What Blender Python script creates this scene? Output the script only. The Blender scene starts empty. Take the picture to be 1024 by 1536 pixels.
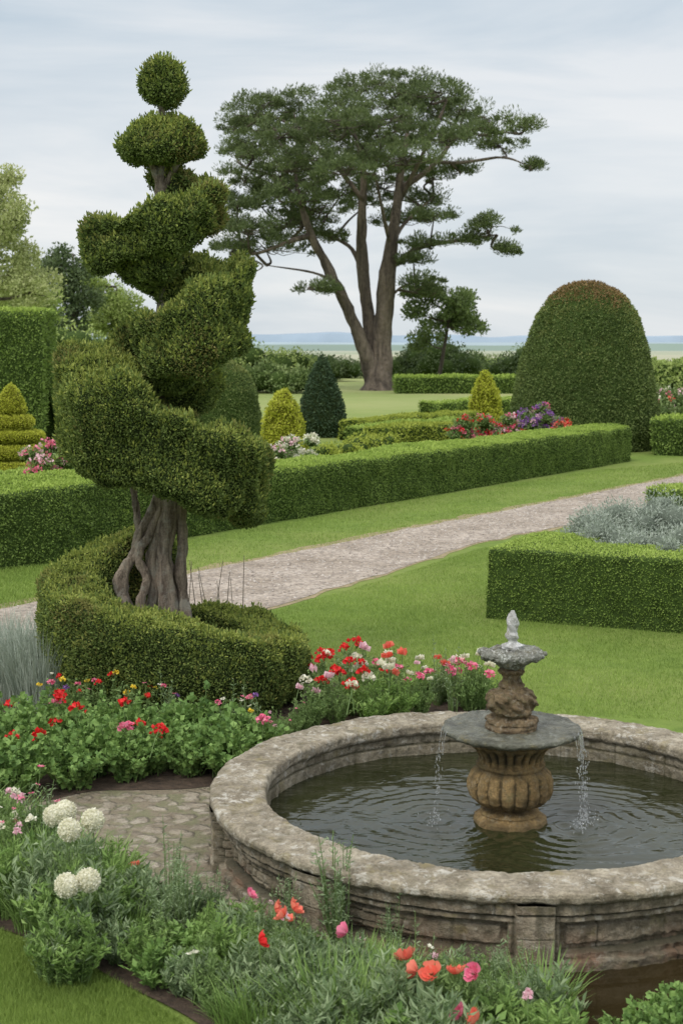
import bpy, math, numpy as np
rng=np.random.default_rng(7)
sc=bpy.context.scene
C=3.0; F=2190.0; PT=math.radians(6.7)
cp,sp=math.cos(PT),math.sin(PT)
def G(u,v,z=0.0):
    x=(u-512)/F; d=(v-768)/F
    dy=cp-d*sp; dz=-sp-d*cp
    t=(z-C)/dz
    return np.array([x*t,dy*t])
def A(u,v,Y):
    x=(u-512)/F; d=(v-768)/F
    dy=cp-d*sp; dz=-sp-d*cp
    t=Y/dy
    return np.array([x*t,Y,C+dz*t])
def XY(u,Y,z=0.0):
    return np.array([(u-512)/F*(Y*cp+(C-z)*sp),Y])
# ---------------------------------------------------------------- noise
def vnoise(P,scale,seed=0):
    P=np.asarray(P)*scale+seed*17.31
    i=np.floor(P).astype(np.int64); f=P-i; f=f*f*(3-2*f)
    def h(a,b,c):
        n=(a*374761393+b*668265263+c*2147483647+seed*974711)&0xffffffff
        n=((n^(n>>13))*1274126177)&0xffffffff
        n=(n^(n>>16))&0xffff
        return n/32767.5-1
    r=0
    for dx in (0,1):
        for dy in (0,1):
            for dz in (0,1):
                w=(f[:,0] if dx else 1-f[:,0])*(f[:,1] if dy else 1-f[:,1])*(f[:,2] if dz else 1-f[:,2])
                r=r+w*h(i[:,0]+dx,i[:,1]+dy,i[:,2]+dz)
    return r
def nrm(a): return a/np.maximum(np.linalg.norm(a,axis=-1,keepdims=True),1e-9)
# ---------------------------------------------------------------- mesh helpers
def mesh_np(name,V,Q=None,T=None,mats=(),mq=None,mt=None,smooth=False,attrs=None,uv=None):
    me=bpy.data.meshes.new(name)
    V=np.asarray(V,dtype=np.float32)
    Q=np.zeros((0,4),int) if Q is None else np.asarray(Q)
    T=np.zeros((0,3),int) if T is None else np.asarray(T)
    me.vertices.add(len(V)); me.vertices.foreach_set('co',V.ravel())
    loops=np.concatenate([Q.ravel(),T.ravel()]).astype(np.int32)
    me.loops.add(len(loops)); me.loops.foreach_set('vertex_index',loops)
    n=len(Q)+len(T); me.polygons.add(n)
    st=np.concatenate([np.arange(len(Q))*4,len(Q)*4+np.arange(len(T))*3]).astype(np.int32)
    me.polygons.foreach_set('loop_start',st)
    for m in mats: me.materials.append(m)
    mi=np.zeros(n,np.int32)
    if mq is not None: mi[:len(Q)]=mq
    if mt is not None: mi[len(Q):]=mt
    me.polygons.foreach_set('material_index',mi)
    sm=np.zeros(n,bool)
    if isinstance(smooth,np.ndarray): sm[:]=smooth
    else: sm[:]=smooth
    me.polygons.foreach_set('use_smooth',sm)
    me.update(calc_edges=True)
    if attrs:
        for k,a in attrs.items():
            at=me.attributes.new(k,'FLOAT','POINT'); at.data.foreach_set('value',np.asarray(a,dtype=np.float32))
    return me
def obj(name,me,loc=(0,0,0),parent=None,label=None,cat=None,group=None,kind=None,rotz=0,scale=1):
    o=bpy.data.objects.new(name,me)
    o.location=loc; o.rotation_euler=(0,0,rotz)
    o.scale=(scale,)*3 if not isinstance(scale,tuple) else scale
    if parent: o.parent=parent
    if label: o['label']=label
    if cat: o['category']=cat
    if group: o['group']=group
    if kind: o['kind']=kind
    sc.collection.objects.link(o); return o
class MB:
    def __init__(s): s.V=[];s.Q=[];s.T=[];s.mq=[];s.mt=[];s.sq=[];s.st=[];s.n=0
    def add(s,V,Q=None,T=None,mi=0,smooth=False):
        if Q is not None and len(Q):
            s.Q.append(np.asarray(Q)+s.n); s.mq.append(np.array(mi) if isinstance(mi,np.ndarray) else np.full(len(Q),mi)); s.sq.append(np.full(len(Q),smooth))
        if T is not None and len(T): s.T.append(np.asarray(T)+s.n); s.mt.append(np.full(len(T),mi)); s.st.append(np.full(len(T),smooth))
        s.V.append(np.asarray(V,float)); s.n+=len(V)
    def mesh(s,name,mats):
        c=lambda l,d:np.concatenate(l) if l else d
        return mesh_np(name,np.concatenate(s.V),c(s.Q,None),c(s.T,None),mats,c(s.mq,None),c(s.mt,None),np.concatenate(s.sq+s.st).astype(bool))
def grid(R,closed=True):
    R=np.asarray(R); m,k,_=R.shape
    idx=np.arange(m*k).reshape(m,k)
    if closed: j=np.roll(idx,-1,axis=1); a,b=idx[:-1],j[:-1]; c,d=j[1:],idx[1:]
    else: a,b,c,d=idx[:-1,:-1],idx[:-1,1:],idx[1:,1:],idx[1:,:-1]
    return R.reshape(-1,3),np.stack([a,b,c,d],-1).reshape(-1,4)
def vnormals(V,Q):
    n=np.cross(V[Q[:,2]]-V[Q[:,0]],V[Q[:,3]]-V[Q[:,1]])
    N=np.zeros_like(V)
    for i in range(4): np.add.at(N,Q[:,i],n)
    return nrm(N)
def sample(V,Q,n):
    T=np.concatenate([Q[:,[0,1,2]],Q[:,[0,2,3]]])
    a,b,c=V[T[:,0]],V[T[:,1]],V[T[:,2]]
    cr=np.cross(b-a,c-a); ar=np.linalg.norm(cr,axis=1)
    i=rng.choice(len(T),n,p=ar/ar.sum())
    r1=np.sqrt(rng.random(n))[:,None]; r2=rng.random(n)[:,None]
    return a[i]*(1-r1)+b[i]*r1*(1-r2)+c[i]*r1*r2, nrm(cr[i])
def area(V,Q):
    return 0.5*np.linalg.norm(np.cross(V[Q[:,2]]-V[Q[:,0]],V[Q[:,3]]-V[Q[:,1]]),axis=1).sum()
def leaves(P,N,size,aspect=.5,out=.6,rand=.8,up=.25,var=.4):
    n=len(P); r=nrm(rng.normal(size=(n,3)))
    d=nrm(N*out+r*rand+np.array([0,0,up]))
    w=nrm(np.cross(d,nrm(rng.normal(size=(n,3)))))
    L=(size*(1-var+2*var*rng.random(n)))[:,None]
    f=np.cross(d,w)*L*.12
    w=w*L*aspect*.5
    V=np.stack([P,P+d*L*.5+w+f,P+d*L,P+d*L*.5-w+f],1).reshape(-1,3)
    return V,np.arange(4*n).reshape(-1,4)
def foliage(V,Q,density,leaf,amp=.03,ns=6.,mb=None,aspect=.55,out=.6,rand=.8,up=.25,seed=1,shoots=0.0,big=0.0,brown=0.0,tn=.16):
    """core + leaf shell; materials: 0 core 1 leaf 2 painted top light on up-facing leaves, also shoots 3 browned"""
    N=vnormals(V,Q)
    c=V.mean(0)
    if np.sum((V-c)*N)<0: N=-N; Q=Q[:,::-1]
    V=V+N*(amp*vnoise(V,ns,seed)+amp*.6*vnoise(V,ns*2.3,seed+1)+big*vnoise(V,ns*.4,seed+2))[:,None]
    mb=mb or MB()
    mb.add(V-N*leaf*.6,Q,mi=0)
    n=int(area(V,Q)*density)
    P,PN=sample(V,Q,n)
    P=P+PN*((rng.random(n)-.75)*leaf*1.1)[:,None]
    LV,LQ=leaves(P,PN,leaf,aspect,out,rand,up)
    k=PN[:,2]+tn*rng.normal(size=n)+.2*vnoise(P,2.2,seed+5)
    mi=np.where(k>.55,2,1)  # up-facing leaves take the lighter colour, imitating light from above
    if brown: mi=np.where(vnoise(P,1.7,seed+7)+.25*rng.normal(size=n)>1-brown,3,mi)
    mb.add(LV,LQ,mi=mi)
    if shoots:
        m=int(n*shoots); k=rng.choice(n,m)
        k=k[PN[k,2]>-.4]
        LV,LQ=leaves(P[k]+PN[k]*leaf*.5+np.array([0,0,leaf*.3]),PN[k],leaf*1.8,.4,.6,.5,.8)
        mb.add(LV,LQ,mi=np.where(rng.random(len(k))<.5,2,1))
    return mb
def tube(pts,rad,k=8,rough=0.,seed=0,cap=True,sub=1):
    pts=np.asarray(pts,float); rad=np.asarray(rad,float)
    if sub>1: pts,rad=crom(pts,sub),crom(rad[:,None],sub)[:,0]
    t=np.gradient(pts,axis=0); t=nrm(t)
    ref=np.array([0.,1,0]) if abs(t[:,1]).mean()<.7 else np.array([1.,0,0])
    a=nrm(np.cross(t,ref)); b=np.cross(t,a)
    th=np.linspace(0,2*np.pi,k,endpoint=False)
    R=pts[:,None]+rad[:,None,None]*(np.cos(th)[None,:,None]*a[:,None]+np.sin(th)[None,:,None]*b[:,None])
    if rough:
        fl=R.reshape(-1,3); ctr=np.repeat(pts,k,axis=0)
        s=1+rough*(vnoise(fl*np.array([1,1,.25]),1.2/max(rad.mean(),.01),seed)+.5*vnoise(fl*np.array([1,1,.3]),3/max(rad.mean(),.01),seed+3))
        R=(ctr+(fl-ctr)*s[:,None]).reshape(R.shape)
    if cap: R=np.concatenate([np.repeat(pts[:1,None],k,1),R,np.repeat(pts[-1:,None],k,1)])
    return grid(R)
def crom(P,sub,closed=False):
    P=np.asarray(P,float); n=len(P)
    if closed: E=np.concatenate([P[-1:],P,P[:2]]); m=n
    else: E=np.concatenate([2*P[:1]-P[1:2],P,2*P[-1:]-P[-2:-1]]); m=n-1
    out=[]
    for i in range(m):
        p0,p1,p2,p3=E[i],E[i+1],E[i+2],E[i+3]
        for t in np.linspace(0,1,sub,endpoint=False):
            out.append(.5*((2*p1)+(-p0+p2)*t+(2*p0-5*p1+4*p2-p3)*t*t+(-p0+3*p1-3*p2+p3)*t**3))
    if not closed: out.append(P[-1])
    return np.array(out)
def lathe(prof,k=48,mod=None,step=None):
    prof=np.asarray(prof,float)
    if step:
        o=[prof[0]]
        for a,b in zip(prof[:-1],prof[1:]):
            m=max(1,int(np.ceil(np.linalg.norm(b-a)/step)))
            for j in range(1,m+1): o.append(a+(b-a)*j/m)
        prof=np.array(o)
    th=np.linspace(0,2*np.pi,k,endpoint=False)
    r=prof[:,0][:,None]*np.ones(k); z=prof[:,1][:,None]*np.ones(k)
    if mod is not None: r=mod(r,z,th[None]*np.ones_like(r))
    R=np.stack([r*np.cos(th),r*np.sin(th),z],-1)
    return grid(R)
# ---------------------------------------------------------------- materials
def newmat(name):
    m=bpy.data.materials.new(name); m.use_nodes=True; nt=m.node_tree
    for n in list(nt.nodes): nt.nodes.remove(n)
    out=nt.nodes.new('ShaderNodeOutputMaterial'); b=nt.nodes.new('ShaderNodeBsdfPrincipled')
    nt.links.new(b.outputs[0],out.inputs[0]); return m,nt,b,out
def N(nt,t,**k):
    n=nt.nodes.new(t)
    for a,v in k.items(): setattr(n,a,v)
    return n
def ramp(nt,fac,stops):
    r=N(nt,'ShaderNodeValToRGB'); e=r.color_ramp.elements
    while len(e)<len(stops): e.new(.5)
    for x,(p,c) in zip(e,stops): x.position=p; x.color=(*c,1) if len(c)==3 else c
    nt.links.new(fac,r.inputs[0]); return r.outputs[0]
def noise(nt,vec,scale,detail=4,rough=.55,dist=0):
    n=N(nt,'ShaderNodeTexNoise'); n.inputs['Scale'].default_value=scale; n.inputs['Detail'].default_value=detail
    n.inputs['Roughness'].default_value=rough; n.inputs['Distortion'].default_value=dist
    nt.links.new(vec,n.inputs['Vector']); return n.outputs[0]
def math_(nt,op,a,b):
    n=N(nt,'ShaderNodeMath',operation=op)
    for i,x in enumerate((a,b)):
        if isinstance(x,(int,float)): n.inputs[i].default_value=x
        else: nt.links.new(x,n.inputs[i])
    return n.outputs[0]
def mix(nt,f,a,b,mode='MIX'):
    n=N(nt,'ShaderNodeMix',data_type='RGBA',blend_type=mode)
    for i,x in ((0,f),(6,a),(7,b)):
        if isinstance(x,(int,float)): n.inputs[i].default_value=x
        elif isinstance(x,tuple): n.inputs[i].default_value=(*x,1)
        else: nt.links.new(x,n.inputs[i])
    return n.outputs[2]
def bump(nt,b,h,strength,dist=.02):
    n=N(nt,'ShaderNodeBump'); n.inputs['Strength'].default_value=strength; n.inputs['Distance'].default_value=dist
    nt.links.new(h,n.inputs['Height']); nt.links.new(n.outputs[0],b.inputs['Normal'])
def objc(nt): return N(nt,'ShaderNodeTexCoord').outputs['Object']
LM=1.45
def leaf_mat(name,dark,mid,light,ns=2.5,trans=.25,rough=.62,tip=None,big=0):
    m,nt,b,out=newmat(name)
    dark,mid,light=[tuple(min(.6,x*LM) for x in q) for q in (dark,mid,light)]
    g=N(nt,'ShaderNodeNewGeometry'); rp=g.outputs['Random Per Island']
    pos=g.outputs['Position']
    n1=noise(nt,pos,ns,4)
    f=math_(nt,'ADD',math_(nt,'MULTIPLY',rp,.45),math_(nt,'MULTIPLY',n1,.65))
    col=ramp(nt,f,[(.2,dark),(.52,mid),(.88,light)])
    if tip:
        n2=noise(nt,pos,ns*.6,2)
        col=mix(nt,ramp(nt,n2,[(.55,(0,0,0)),(.72,(1,1,1))]),col,tip)
    if big:
        col=mix(nt,.8,col,ramp(nt,noise(nt,pos,big,4,.6),[(.35,(.78,.80,.75)),(.65,(1.18,1.12,1.2))]),'MULTIPLY')
    nt.links.new(col,b.inputs['Base Color']); b.inputs['Roughness'].default_value=rough
    b.inputs['Specular IOR Level'].default_value=.22
    t=N(nt,'ShaderNodeBsdfTranslucent'); nt.links.new(mix(nt,.25,col,(.3,.4,.07)),t.inputs[0])
    ms=N(nt,'ShaderNodeMixShader'); ms.inputs[0].default_value=trans
    nt.links.new(b.outputs[0],ms.inputs[1]); nt.links.new(t.outputs[0],ms.inputs[2]); nt.links.new(ms.outputs[0],out.inputs[0])
    return m
def core_mat(name,c):
    m,nt,b,out=newmat(name)
    col=ramp(nt,noise(nt,objc(nt),9,4),[(.3,tuple(x*.5 for x in c)),(.7,c)])
    nt.links.new(col,b.inputs['Base Color']); b.inputs['Roughness'].default_value=.9; b.inputs['Specular IOR Level'].default_value=.1
    return m
def plain(name,c,c2=None,ns=30,rough=.6,trans=0):
    m,nt,b,out=newmat(name)
    g=N(nt,'ShaderNodeNewGeometry')
    col=ramp(nt,g.outputs['Random Per Island'],[(0,c),(1,c2 or c)])
    nt.links.new(col,b.inputs['Base Color']); b.inputs['Roughness'].default_value=rough
    if trans:
        t=N(nt,'ShaderNodeBsdfTranslucent'); nt.links.new(col,t.inputs[0]); ms=N(nt,'ShaderNodeMixShader'); ms.inputs[0].default_value=trans
        nt.links.new(b.outputs[0],ms.inputs[1]); nt.links.new(t.outputs[0],ms.inputs[2]); nt.links.new(ms.outputs[0],out.inputs[0])
    return m
def stone_mat(name,c1,c2,lichen=(.5,.48,.42),la=.6,moss=(.05,.05,.02),red=0,scale=6,bs=.9,streak=0):
    m,nt,b,out=newmat(name); oc=objc(nt)
    n1=noise(nt,oc,scale,6,.65); n2=noise(nt,oc,scale*5,5,.75); n3=noise(nt,oc,scale*14,3,.7); n0=noise(nt,oc,scale*.45,4,.6)
    col=ramp(nt,n1,[(.3,c1),(.7,c2)])
    col=mix(nt,.75,col,ramp(nt,n0,[(.36,(.55,.52,.46)),(.6,(1.15,1.15,1.12))]),'MULTIPLY')
    col=mix(nt,.6,col,ramp(nt,n2,[(.32,(.3,.28,.25)),(.62,(1.15,1.15,1.15))]),'MULTIPLY')
    col=mix(nt,.4,col,ramp(nt,n3,[(.35,(.35,.33,.3)),(.55,(1.1,1.1,1.1))]),'MULTIPLY')
    if red:
        sx=N(nt,'ShaderNodeSeparateXYZ'); nt.links.new(oc,sx.inputs[0])
        low=ramp(nt,sx.outputs[2],[(.06,(1,1,1)),(.20,(.15,.15,.15))])
        rf=math_(nt,'MULTIPLY',low,ramp(nt,noise(nt,oc,scale*.7,3),[(.47,(0,0,0)),(.62,(red,)*3)]))
        col=mix(nt,rf,col,(.22,.115,.07))
    patch=ramp(nt,noise(nt,oc,scale*.8,3,.6),[(.38,(.15,.15,.15)),(.6,(1,1,1))])
    lm=math_(nt,'MULTIPLY',ramp(nt,noise(nt,oc,scale*2.6,6,.75,.4),[(.53,(0,0,0)),(.60,(1,1,1))]),math_(nt,'MULTIPLY',patch,la))
    col=mix(nt,lm,col,lichen)
    ye=ramp(nt,noise(nt,oc,scale*1.1,4,.7),[(.56,(0,0,0)),(.68,(.6,.6,.6))])
    col=mix(nt,ye,col,(.23,.19,.08))
    if streak:
        mp=N(nt,'ShaderNodeMapping'); mp.inputs['Scale'].default_value=(1,1,.12); nt.links.new(oc,mp.inputs[0])
        col=mix(nt,ramp(nt,noise(nt,mp.outputs[0],9,4,.6),[(.5,(0,0,0)),(.66,(streak,)*3)]),col,moss)
    at=N(nt,'ShaderNodeAttribute',attribute_name='dark_mask')  # darkens joints, recesses and undersides towards the moss colour
    col=mix(nt,at.outputs['Fac'],col,moss)
    col=mix(nt,ramp(nt,noise(nt,oc,scale*1.5,5,.6),[(.54,(0,0,0)),(.74,(.7,.7,.7))]),col,moss)
    nt.links.new(col,b.inputs['Base Color']); b.inputs['Roughness'].default_value=.92
    bump(nt,b,math_(nt,'ADD',n2,math_(nt,'MULTIPLY',n3,.8)),bs,.014)
    return m
M={}
M['box_core']=core_mat('boxwood_core',(.03,.045,.014))
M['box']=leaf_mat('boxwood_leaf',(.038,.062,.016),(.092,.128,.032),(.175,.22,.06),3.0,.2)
M['boxtop']=leaf_mat('boxwood_lit_top_and_shoots',(.09,.12,.025),(.20,.235,.05),(.33,.355,.10),3.0,.25,tip=(.25,.23,.08))  # lighter boxwood: top light painted on up-facing leaves; also colours some shoots
M['boxbrown']=leaf_mat('boxwood_bronzed_growth',(.065,.065,.02),(.145,.135,.04),(.23,.20,.075),3.0,.2)
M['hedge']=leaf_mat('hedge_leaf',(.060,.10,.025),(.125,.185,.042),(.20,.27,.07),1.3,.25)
M['hedgetop']=leaf_mat('hedge_lit_top',(.13,.19,.035),(.23,.315,.06),(.33,.41,.10),1.3,.25)  # lighter copy of the hedge leaf, top light put into the colour
M['hedge_core']=core_mat('hedge_core',(.055,.09,.022))
M['bright']=leaf_mat('bright_hedge_leaf',(.075,.12,.025),(.14,.205,.042),(.22,.29,.07),1.3,.25)
M['brighttop']=leaf_mat('bright_hedge_lit_top',(.15,.21,.045),(.24,.325,.065),(.34,.42,.11),1.3,.25)  # brighter copy for up-facing leaves, painted top light
M['yellow']=leaf_mat('golden_yew_leaf',(.14,.165,.014),(.33,.35,.035),(.48,.48,.08),2,.25)
M['yellow_core']=core_mat('golden_core',(.12,.125,.012))
M['lime']=leaf_mat('lime_box_leaf',(.11,.14,.02),(.24,.28,.045),(.36,.39,.08),2,.25)
M['yew']=leaf_mat('yew_leaf',(.045,.066,.022),(.09,.125,.036),(.145,.185,.06),.9,.15)
M['yewtop']=leaf_mat('yew_lit_top',(.065,.085,.027),(.125,.148,.042),(.185,.2,.07),.9,.15)  # lighter yew copy, light on the tops painted as colour
M['yewbrown']=leaf_mat('browned_yew_leaf',(.08,.05,.02),(.16,.105,.045),(.23,.155,.07),.9,.15)
M['darkcone']=leaf_mat('dark_cone_leaf',(.018,.036,.018),(.036,.064,.032),(.065,.10,.05),1,.1)
M['pine']=leaf_mat('pine_needle',(.036,.054,.023),(.080,.106,.044),(.135,.168,.072),.25,.18)
M['bush']=leaf_mat('bush_leaf',(.05,.08,.03),(.12,.165,.06),(.21,.26,.11),.35,.25)
M['bushdark']=leaf_mat('dark_bush_leaf',(.035,.055,.026),(.075,.105,.05),(.13,.165,.08),.35,.2)
M['bushlight']=leaf_mat('light_bush_leaf',(.12,.17,.05),(.22,.28,.085),(.34,.39,.15),.35,.3)
M['willow']=leaf_mat('pale_tree_leaf',(.16,.185,.075),(.29,.325,.135),(.42,.45,.24),.3,.35)
M['ger']=leaf_mat('geranium_leaf',(.05,.10,.028),(.115,.195,.052),(.20,.30,.09),4,.25)
M['rose']=leaf_mat('rose_leaf',(.055,.095,.03),(.125,.19,.062),(.22,.30,.12),4,.25)
M['grey']=leaf_mat('greygreen_leaf',(.07,.11,.055),(.15,.205,.105),(.27,.33,.19),4,.25)
M['strap']=leaf_mat('strap_leaf',(.055,.10,.026),(.13,.21,.055),(.24,.335,.11),4,.3)
M['silver']=leaf_mat('silver_leaf',(.16,.19,.155),(.245,.28,.235),(.34,.37,.32),3,.2)
M['silver_core']=core_mat('silver_core',(.16,.19,.15))
M['grass']=leaf_mat('grass_blade',(.095,.15,.032),(.16,.232,.048),(.24,.325,.08),1.1,.3,big=.45)
M['red']=plain('red_petal',(.62,.008,.012),(.85,.03,.03),trans=.25)
M['pink']=plain('pink_petal',(.75,.10,.22),(.85,.3,.42),trans=.25)
M['palepink']=plain('pale_pink_petal',(.75,.42,.5),(.85,.62,.66),trans=.25)
M['coral']=plain('coral_petal',(.85,.13,.09),(.9,.30,.20),trans=.35)
M['white']=plain('cream_petal',(.72,.70,.52),(.88,.86,.74),trans=.3)
M['purple']=plain('purple_petal',(.16,.05,.24),(.36,.18,.48),trans=.2)
M['yellowp']=plain('yellow_petal',(.8,.55,.02),(.85,.7,.1),trans=.2)
M['centre']=plain('flower_centre',(.25,.2,.03),(.05,.03,.02))
M['stem']=plain('stem_green',(.10,.16,.045),(.15,.23,.07))
def bark(name,c1,c2,s=6,moss=0):
    m,nt,b,out=newmat(name); oc=objc(nt)
    mp=N(nt,'ShaderNodeMapping'); mp.inputs['Scale'].default_value=(1,1,.14); nt.links.new(oc,mp.inputs[0])
    n=noise(nt,mp.outputs[0],s,6,.75,.6); n2=noise(nt,oc,s*.4,5,.7); n3=noise(nt,oc,s*3,4,.7)
    col=ramp(nt,n,[(.36,c1),(.6,c2)])
    col=mix(nt,.6,col,ramp(nt,n3,[(.3,(.35,.33,.3)),(.65,(1.1,1.1,1.1))]),'MULTIPLY')
    if moss: col=mix(nt,ramp(nt,n2,[(.5,(0,0,0)),(.62,(moss,)*3)]),col,(.30,.29,.24))
    nt.links.new(col,b.inputs['Base Color']); b.inputs['Roughness'].default_value=.9
    bump(nt,b,math_(nt,'ADD',n,math_(nt,'MULTIPLY',n3,.4)),1.0,.5/s); return m
M['bark']=bark('weathered_bark',(.085,.062,.045),(.38,.31,.24),18,.7)
M['pinebark']=bark('pine_bark',(.065,.05,.04),(.25,.20,.155),1.6)
M['branch']=bark('branch_bark',(.04,.032,.024),(.14,.115,.085),2)
M['stone']=stone_mat('basin_stone',(.23,.195,.14),(.48,.43,.34),(.60,.575,.51),.75,(.10,.09,.05))
M['wall']=stone_mat('basin_wall_stone',(.20,.165,.115),(.42,.365,.28),(.50,.47,.40),.6,(.055,.05,.028),red=.8,streak=.6)
M['ped']=stone_mat('golden_pedestal_stone',(.20,.135,.055),(.50,.34,.15),(.47,.43,.31),.35,(.045,.038,.02),scale=9)
M['stemst']=stone_mat('mossy_stem_stone',(.15,.105,.06),(.36,.26,.15),(.50,.47,.38),.5,(.07,.07,.03),scale=14,bs=1)
M['plate']=stone_mat('wet_plate_stone',(.08,.085,.065),(.22,.22,.17),(.38,.39,.33),.5,(.035,.04,.022),scale=9)
M['plate'].node_tree.nodes['Principled BSDF'].inputs['Roughness'].default_value=.3
M['dish']=stone_mat('lichened_dish_stone',(.2,.21,.18),(.45,.46,.42),(.85,.86,.82),1.0,(.10,.11,.06),scale=16,bs=1)
M['finial']=stone_mat('pale_finial_stone',(.65,.66,.68),(.82,.83,.85),(.9,.9,.9),.7,(.5,.5,.5),scale=16)
# ground
m,nt,b,out=newmat('lawn_ground'); oc=objc(nt)
n1=noise(nt,oc,.35,5,.65); n2=noise(nt,oc,5,5,.7); n3=noise(nt,oc,60,3,.7)
near=ramp(nt,n2,[(.3,(.12,.185,.04)),(.7,(.20,.285,.06))])
near=mix(nt,ramp(nt,n1,[(.4,(0,0,0)),(.7,(.7,.7,.7))]),near,(.28,.31,.10))
near=mix(nt,.5,near,ramp(nt,n3,[(.3,(.5,.5,.5)),(.7,(1,1,1))]),'MULTIPLY')
sx=N(nt,'ShaderNodeSeparateXYZ'); nt.links.new(oc,sx.inputs[0])
far=ramp(nt,noise(nt,oc,.07,5,.65),[(.35,(.22,.28,.09)),(.65,(.32,.34,.15))])
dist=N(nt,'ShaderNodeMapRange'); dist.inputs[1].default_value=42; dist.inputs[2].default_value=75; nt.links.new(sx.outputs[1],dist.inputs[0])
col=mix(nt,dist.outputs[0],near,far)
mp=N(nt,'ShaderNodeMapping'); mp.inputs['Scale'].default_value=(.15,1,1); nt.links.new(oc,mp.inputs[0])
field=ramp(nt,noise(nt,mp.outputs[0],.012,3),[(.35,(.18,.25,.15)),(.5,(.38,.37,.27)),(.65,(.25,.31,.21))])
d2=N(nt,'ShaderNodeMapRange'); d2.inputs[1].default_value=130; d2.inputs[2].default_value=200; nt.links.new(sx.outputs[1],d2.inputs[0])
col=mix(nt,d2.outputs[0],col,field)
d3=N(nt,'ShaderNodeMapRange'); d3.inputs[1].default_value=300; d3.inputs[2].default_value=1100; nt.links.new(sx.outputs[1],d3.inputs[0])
col=mix(nt,d3.outputs[0],col,(.31,.37,.40))  # distance haze painted into the far ground colour
nt.links.new(col,b.inputs['Base Color']); b.inputs['Roughness'].default_value=.95; b.inputs['Specular IOR Level'].default_value=.1
bump(nt,b,math_(nt,'ADD',n3,n2),.6,.02); M['ground']=m
m,nt,b,out=newmat('gravel'); oc=objc(nt)
n1=noise(nt,oc,1.2,5,.65); vo=N(nt,'ShaderNodeTexVoronoi'); vo.inputs['Scale'].default_value=22; nt.links.new(oc,vo.inputs['Vector'])
n2=noise(nt,oc,40,3,.7)
col=ramp(nt,n1,[(.3,(.27,.225,.175)),(.65,(.47,.415,.36))])
sep=N(nt,'ShaderNodeSeparateColor'); nt.links.new(vo.outputs['Color'],sep.inputs[0])
col=mix(nt,.8,col,ramp(nt,sep.outputs[0],[(0,(.5,.47,.45)),(1,(1.25,1.2,1.15))]),'MULTIPLY')
col=mix(nt,.5,col,ramp(nt,n2,[(.3,(.4,.4,.4)),(.7,(1.1,1.1,1.1))]),'MULTIPLY')
nt.links.new(col,b.inputs['Base Color']); b.inputs['Roughness'].default_value=.9; bump(nt,b,vo.outputs['Distance'],.8,.02); M['gravel']=m
m,nt,b,out=newmat('dry_verge'); oc=objc(nt)
n1=noise(nt,oc,9,6,.75)
nt.links.new(ramp(nt,n1,[(.35,(.16,.17,.06)),(.6,(.36,.27,.165))]),b.inputs['Base Color']); b.inputs['Roughness'].default_value=.95; bump(nt,b,n1,1,.03); M['verge']=m
m,nt,b,out=newmat('soil'); oc=objc(nt)
n1=noise(nt,oc,14,6,.8)
nt.links.new(ramp(nt,n1,[(.3,(.035,.023,.015)),(.7,(.16,.11,.075))]),b.inputs['Base Color']); b.inputs['Roughness'].default_value=.95; bump(nt,b,n1,1,.05); M['soil']=m
m,nt,b,out=newmat('flagstone'); oc=objc(nt)
wn=N(nt,'ShaderNodeTexNoise'); wn.inputs['Scale'].default_value=9; wn.inputs['Detail'].default_value=4; nt.links.new(oc,wn.inputs[0])
va=N(nt,'ShaderNodeVectorMath',operation='MULTIPLY_ADD'); va.inputs[1].default_value=(.15,.15,0); nt.links.new(wn.outputs['Color'],va.inputs[0]); nt.links.new(oc,va.inputs[2])
n1=noise(nt,oc,5,6,.75); n2=noise(nt,oc,45,4,.75)
def cob(s):
    vd=N(nt,'ShaderNodeTexVoronoi',feature='SMOOTH_F1'); vd.inputs['Scale'].default_value=s; vd.inputs['Smoothness'].default_value=.25
    vc=N(nt,'ShaderNodeTexVoronoi'); vc.inputs['Scale'].default_value=s
    nt.links.new(va.outputs[0],vd.inputs['Vector']); nt.links.new(va.outputs[0],vc.inputs['Vector'])
    sp_=N(nt,'ShaderNodeSeparateColor'); nt.links.new(vc.outputs['Color'],sp_.inputs[0])
    return vd.outputs['Distance'],sp_.outputs[0]
d9,c9=cob(11)
col=ramp(nt,n1,[(.3,(.30,.25,.18)),(.7,(.52,.465,.38))])
col=mix(nt,.6,col,ramp(nt,c9,[(0,(.65,.62,.58)),(1,(1.2,1.18,1.15))]),'MULTIPLY')
col=mix(nt,.6,col,ramp(nt,n2,[(.3,(.35,.35,.35)),(.65,(1.15,1.15,1.15))]),'MULTIPLY')
ed=ramp(nt,d9,[(.38,(1,1,1)),(.62,(0,0,0))])
jc=mix(nt,ramp(nt,n1,[(.45,(0,0,0)),(.55,(1,1,1))]),(.22,.18,.12),(.15,.16,.06))
col=mix(nt,math_(nt,'ADD',math_(nt,'MULTIPLY',ed,.7),.3),jc,col)
nt.links.new(col,b.inputs['Base Color']); b.inputs['Roughness'].default_value=.9
bump(nt,b,math_(nt,'ADD',math_(nt,'MULTIPLY',ed,1.0),math_(nt,'MULTIPLY',n2,.8)),1,.035); M['flag']=m
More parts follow.
